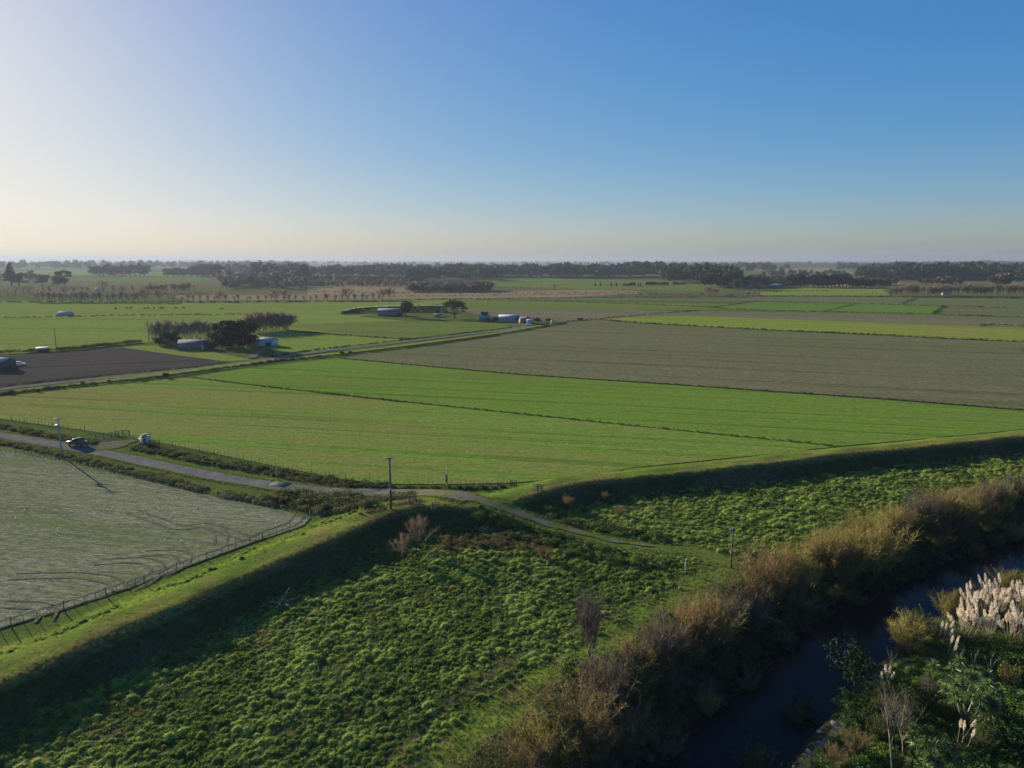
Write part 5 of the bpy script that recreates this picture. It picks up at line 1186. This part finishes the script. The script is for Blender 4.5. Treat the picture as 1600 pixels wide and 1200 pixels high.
def ftree(kind, px, base, hpx, wf=1.0, label=None, group=None):
    p = G(px, base); h = hpx/ppm(p)/.985; s = h/10.0
    return proto_at(kind, BK[kind], p, rng.uniform(0, 6.28), (s*wf, s*wf, s), label, 'tree', group, KIND[kind])
def row(kinds, pts, n, h0, h1, label, group, wf=1.0, jx=1.0):
    pts = np.array(pts, float); d = np.r_[0, np.cumsum(np.abs(np.diff(pts[:, 0])))]; 
    for k in range(n):
        t = d[-1]*(k+rng.uniform(.2, .8)*jx)/n; px = np.interp(t, d, pts[:, 0]); py = np.interp(t, d, pts[:, 1])
        ftree(kinds[rng.randint(len(kinds))], px, py, rng.uniform(h0, h1), wf*rng.uniform(.85, 1.2), label, group)
# farmstead left
row(['bare', 'bareb', 'bareb'], [(236, 533), (290, 532), (338, 530)], 24, 27, 39, 'bare leafless tree in the short row behind the low house', 'bare trees behind the low house', 1.35)
row(['redb', 'bareb', 'round'], [(385, 520), (420, 517), (452, 515)], 22, 25, 36, 'bare twiggy tree in the clump behind the white shed', 'bare trees behind the white shed', 1.5)
for k, (px, b, h, w_) in enumerate([(346, 542, 46, 1.05), (360, 543, 48, 1.05), (374, 543, 49, 1.1), (387, 542, 44, .95)]):
    ftree('macb', px, b, h, w_, '%s of the four dense dark conifers massed between house and white shed' % ['leftmost', 'second', 'third', 'rightmost'][k])
ftree('mac', 266, 541, 24, 1.5, 'squat dense dark tree in front of the bare row, left of the low house'); ftree('mac', 333, 546, 13, 1.8, 'low dark bushes at the foot of the dark conifers beside the house'); ftree('mac', 284, 545, 10, 1.8, 'low dark bush hiding the left end of the low house'); ftree('macb', 352, 544, 22, 1.6, 'squat dark tree filling the front of the conifer mass'); ftree('macb', 380, 544, 24, 1.5, 'squat dark tree at the right front of the conifer mass'); ftree('mac', 250, 540, 14, 1.6, 'low dark bush left of the squat dense tree')
ftree('bareb', 446, 517, 20, 1.3, 'outermost bare tree right of the clump behind the white shed')
# hedge
hb = MB(); HP = smooth_poly(GL([(536, 491), (565, 488.5), (600, 487.5), (650, 487), (692, 487)]), 1.2); h0 = HP[0].copy(); n = len(HP)*110; i = rng.randint(len(HP), size=n)
hh = np.interp(np.arange(len(HP)), [0, 12, 40, len(HP)], [2.2, 3.6, 4.4, 4.6]); fz = rng.rand(n); cc = HP[i]-h0; cc[:, :2] += rng.normal(0, .75, (n, 2)); cc[:, 2] = hh[i]*fz**.8*(1+.06*np.sin(i*1.7)); cards(hb, cc, rng.uniform(.5, 1.1, n), np.clip(.1+.4*rng.rand(n)+.5*(fz > .95), 0, 1))  # uppermost cards tinted lighter as a sunlit edge
t = thing('hedge', 'long trimmed dark hedge with sunlit top painted pale behind the barn', 'hedge', h0); hf_ = part('foliage', hb, M['dark_leaf'], t)
tb = MB(); n2 = len(HP)*9; i = rng.randint(len(HP), size=n2); cc = HP[i]-h0; cc[:, :2] += rng.normal(0, .5, (n2, 2)); cc[:, 2] = hh[i]*1.02+.1; blades(tb, cc, np.tile((0, 0, 1.0), (n2, 1))+rng.normal(0, .3, (n2, 3)), rng.uniform(.4, .9, n2), .12, 0, 2); part('hedge_lit_top', tb, M['plume'], t)  # sunlit top edge painted in as pale plume-coloured blades
ftree('mac', 633, 496, 27, 1.0, 'dark spreading macrocarpa at the right end of the barn'); ftree('redb', 654, 488, 14, 1.3, 'small pinkish bare tree behind the hedge'); ftree('mac', 683, 493, 9, 1.2, 'dark rounded bush over the small white shed')
BK['nearround'] = lambda: make_crown('leafy_tree', [(0, 0, 7.6, 3.0, 3.0, 2.0), (2.4, .5, 6.6, 2.3, 2.3, 1.8), (-2.3, 0, 6.5, 2.3, 2.3, 1.9), (1.2, -1.8, 6.6, 2.2, 2.2, 1.8), (-1.2, 1.8, 6.8, 2.2, 2.2, 1.8), (3.8, 0, 4.8, 1.5, 1.5, 1.2), (-3.8, .3, 4.6, 1.4, 1.4, 1.2), (3.2, -1, 3.4, 1.1, 1.1, .8), (-3.4, -1, 3.0, .9, .9, .8), (0, -2, 5, 1.6, 1.6, 1.3)], 2600, .55, 'mid_leaf', ((0, 0, 0), (.1, 0, 2.2)), .42, 9)
ftree('nearround', 710, 497.5, 32, 1.3, 'large rounded leafy tree with forked trunk standing alone at the farm'); ftree('mac', 757, 499, 13, 1.2, 'dark round tree behind the silver blue shed'); ftree('mac', 812, 503, 9, 1.2, 'dark bush beside the red brick farmhouse')
ftree('mac', 775, 502, 7, 2.0, 'low dark bush left of the long white building'); ftree('mac', 840, 503.5, 7, 2.4, 'low dark shrubbery right of the farmhouse'); ftree('mac', 858, 502.5, 5, 3.0, 'low dark shrubbery by the yard gate'); ftree('mac', 907, 500.5, 4, 3.0, 'low dark scrub where the drain meets the yellow green strip')
for px, b, h in [(259, 589, 9), (246, 590, 5), (170, 596, 5), (130, 600, 6), (60, 611, 6), (100, 606, 5), (535, 553, 7), (548, 552, 6), (310, 581, 4), (18, 614, 7)]:
    ftree('mac', px, b+2, h, 1.4, 'dark bush growing in the drain beside the farm road', 'bushes in the farm road drain')
# far left
row(['bare', 'bareb', 'red'], [(55, 472), (220, 472)], 32, 15, 20, 'bare slender tree in the long far row beyond the cattle pasture', 'far bare row beyond the cattle', 1.6)
row(['red', 'redb'], [(258, 472), (480, 471), (600, 470)], 34, 9, 15, 'russet bare sapling in the far row along the tan reeds', 'russet saplings along the far reeds', 1.6)
row(['bare', 'bareb'], [(-60, 463), (100, 462), (215, 460)], 24, 13, 18, 'grey bare tree in the second far row at left', 'second far grey bare row', 1.7)
row(['round', 'redb'], [(225, 459), (305, 457)], 16, 14, 20, 'dark bare tree in the dense far row at left centre', 'dense dark far bare row', 1.0)
for k, (px, b, h, w_) in enumerate([(228, 472, 25, .85), (251, 472, 25, .85), (345, 471, 22, 1.0), (430, 469, 22, 1.0), (447, 469, 20, 1.0), (543, 469, 24, 1.1), (598, 469, 22, 1.05), (610, 469, 24, .95)]):
    ftree('round', px, b, h, w_, ['dark round bare tree, left of the pair by the far drain', 'dark round bare tree, right of the pair by the far drain', 'broad bare tree alone among russet saplings', 'taller bare tree, left of two by the reeds', 'shorter bare tree, right of two by the reeds', 'broad bare tree before the tan reedland', 'left half of the bushy bare pair at the end of the reeds', 'right half of the bushy bare pair at the end of the reeds'][k])
ftree('pine', 18, 447, 33, 1.0, 'tall dark pine at the far left edge'); ftree('mac', 30, 447, 22, 1.2, 'dark tree leaning against the tall far left pine'); ftree('mac', 66, 446, 18, 1.5, 'dome shaped dark tree between the far pine and the umbrella tree'); ftree('umb', 101, 448, 26, 1.15, 'dark umbrella shaped tree at far left'); ftree('mac', 92, 448, 18, 1.3, 'dark bush under the umbrella shaped tree'); ftree('round', 160, 455, 20, 1.0, 'grey bare tree standing above the far left rows')
row(['mac', 'macb', 'pine'], [(145, 431), (228, 431)], 12, 14, 20, 'dark conifer in the far left shelter clump', 'far left dark shelter clump', 1.3); row(['macb', 'mac'], [(258, 432), (346, 433)], 10, 12, 20, 'dark tree in the flat topped far clump', 'flat topped far clump', 1.4)
row(['macb', 'mac'], [(312, 432), (342, 433)], 5, 20, 22, 'tall dark tree in the flat topped far clump', 'flat topped far clump', 1.3)
row(['mac', 'macb'], [(560, 441), (610, 442), (665, 441)], 12, 7, 10, 'low dark tree in the band before the central wood', 'low dark band', 1.8)
# far right
for px in [930, 938, 955, 963]: ftree('pine', px, 448, 6, 1.1, 'small dark conical tree standing apart on the far green rise', 'small trees on the far rise')
row(['pine', 'mac'], [(972, 448), (1002, 447.5)], 8, 5, 8, 'small dark tree in the short rows on the far green rise', 'short tree rows on the far rise'); row(['mac', 'pine'], [(1008, 446.5), (1044, 446)], 11, 5, 7, 'small dark tree in the short rows on the far green rise', 'short tree rows on the far rise', 1.3); row(['mac'], [(1051, 445.5), (1071, 445)], 6, 4, 6, 'small dark tree in the short rows on the far green rise', 'short tree rows on the far rise', 1.3)
ftree('redb', 866, 455, 13, 1.2, 'lone bare bush on the tan reedland')
def lean(n0):
    for o in list(COL.objects)[n0:]:
        if o.type == 'EMPTY' and o.parent is None: o.rotation_euler = (0, R(24), rng.uniform(-.3, .3))
n0 = len(COL.objects); row(['redb', 'bareb'], [(990, 464.5), (1100, 465), (1185, 463.5)], 40, 8, 11, 'windswept bare tree in the leaning row across the middle distance', 'leaning bare row', 1.2); lean(n0)
ftree('round', 1108, 463, 19, .9, 'bare rounded tree rising above the leaning row, left one'); ftree('round', 1118, 463, 15, .9, 'bare rounded tree rising above the leaning row, right one')
for k, (px, b, h, w_, kd) in enumerate([(1130, 452, 22, 1.2, 'mac'), (1148, 454, 20, 1.1, 'olive_tree'), (1160, 452, 22, 1.0, 'mac'), (1180, 453, 11, 1.3, 'mac'), (1146, 446, 16, 1.6, 'olive_tree')]):
    ftree(kd, px, b, h, w_, ['dark tree, leftmost of the group above the leaning row', 'olive tree in the middle of the group above the leaning row', 'dark taller tree of the group above the leaning row', 'small dark tree, rightmost of the group above the leaning row', 'olive tree at the back of the group above the leaning row'][k])
BK['gold'] = lambda: make_crown('golden_tree', rl(8, 1.8, 3, 8, 1.4, 2.2), 900, .8, 'yellow', ((0, 0, 0), (0, 0, 3)), .3, 4); KIND['gold'] = 'golden_tree'
ftree('gold', 1242, 448.5, 9, 1.0, 'small golden tree before the dark wood on the right')
row(['red', 'redb', 'bare', 'round'], [(1392, 463), (1480, 462), (1600, 463), (1660, 463)], 50, 15, 22, 'brown bare tree in the tall row on the far right', 'tall brown bare row at far right', 1.5)
row(['bare'], [(1342, 461), (1388, 463)], 8, 4, 6, 'tiny bare sapling left of the tall brown row', 'saplings left of the tall brown row')
row(['macb', 'mac', 'olive_tree'], [(1235, 449), (1330, 449)], 16, 17, 26, 'dark tree in the dome shaped wood at right', 'dome shaped wood at right', 1.3); row(['mac', 'olive_tree', 'redb'], [(1325, 449), (1390, 450)], 14, 11, 17, 'mixed tree in the wood right of the dome', 'wood right of the dome', 1.4)
row(['mac', 'round'], [(1195, 447), (1236, 449)], 9, 7, 13, 'dark tree in the low wood before the dome', 'low wood before the dome', 1.4)

# far woods that read as one mass
def woods(label, specs, mat='far_leaf'):
    mb = MB(); V = []
    for v in range(5):
        T = MB(); n = 70; lobes = rl(5, .32, .35, .85, .2, .34, 1.0); lb = np.array(lobes); w = rng.randint(len(lb), size=n); d = sphere_dirs(n, -.8); c = lb[w, :3]+d*lb[w, 3:6]*rng.uniform(.7, 1.1, n)[:, None]; c[:, 2] = np.clip(c[:, 2], .02, 1.1); cards(T, c, rng.uniform(.2, .42, n), None, d, .8); V.append(T)
    P = []; Sx = []
    for x0, x1, b0, b1, h0, h1, n in specs:
        for _ in range(n):
            px = rng.uniform(x0, x1); b = rng.uniform(b0, b1); p = G(px, b); h = rng.uniform(h0, h1)/ppm(p); P.append(p); Sx.append((h*rng.uniform(.8, 1.3), h*rng.uniform(.8, 1.3), h))
    scatter(mb, V, np.array(P), np.array(Sx), .25); stuff('woodland', mb, M[mat], label, 'woodland')
woods('dark wood across the middle of the horizon', [(476, 600, 430, 434, 10, 17, 64), (590, 700, 430, 434, 10, 17, 56), (640, 782, 434, 440, 12, 20, 52), (700, 790, 430, 434, 13, 18, 70), (780, 920, 431, 434, 11, 18, 110), (860, 1070, 431, 435, 14, 19, 160), (985, 1032, 431, 434, 18, 22, 40), (1040, 1150, 436, 443, 14, 23, 100), (1095, 1150, 440, 450, 18, 26, 60)])
woods('brown bare block of trees beyond the reedland', [(636, 766, 453, 456.5, 10, 14, 130), (470, 640, 443, 449, 6, 11, 80)], 'scrub_pale')
woods('hazy bare thicket at left centre', [(346, 480, 438, 453, 9, 18, 100)], 'scrub_pale')
woods('dark woods under the hills on the right', [(1190, 1330, 428, 433, 5, 8, 60), (1310, 1420, 419, 422, 5, 9, 70), (1340, 1480, 432, 437, 10, 17, 130), (1400, 1640, 433, 438, 13, 22, 240), (1380, 1650, 421, 424, 7, 11, 160), (1590, 1800, 430, 440, 10, 20, 100), (1410, 1600, 415, 417, 5, 7, 120)])
woods('hazy far tree belts on the left', [(-150, 140, 417, 421, 7, 11, 120), (130, 480, 417, 420, 6, 10, 150), (350, 480, 424, 429, 8, 15, 70), (395, 480, 432, 438, 10, 20, 60), (-100, 60, 436, 440, 8, 14, 30), (560, 760, 420, 424, 6, 9, 90), (460, 600, 437, 441, 5, 9, 60), (380, 470, 440, 445, 8, 15, 40)])
woods('thin far tree belts along the horizon', [(-200, 560, 412.5, 414, 3, 5, 160), (560, 1200, 413, 415.5, 3, 5, 190), (1180, 1420, 414, 417, 3, 6, 110), (1040, 1200, 417, 420, 5, 8, 80), (1120, 1230, 421, 426, 6, 11, 36)])
woods('brown bare scrub before the right hand woods', [(1030, 1060, 436, 438, 5, 9, 20), (1165, 1240, 437, 446, 6, 11, 50), (1320, 1400, 443, 447, 6, 12, 40), (1440, 1500, 444, 447, 8, 12, 26), (1550, 1580, 446, 450, 14, 20, 12)], 'scrub')
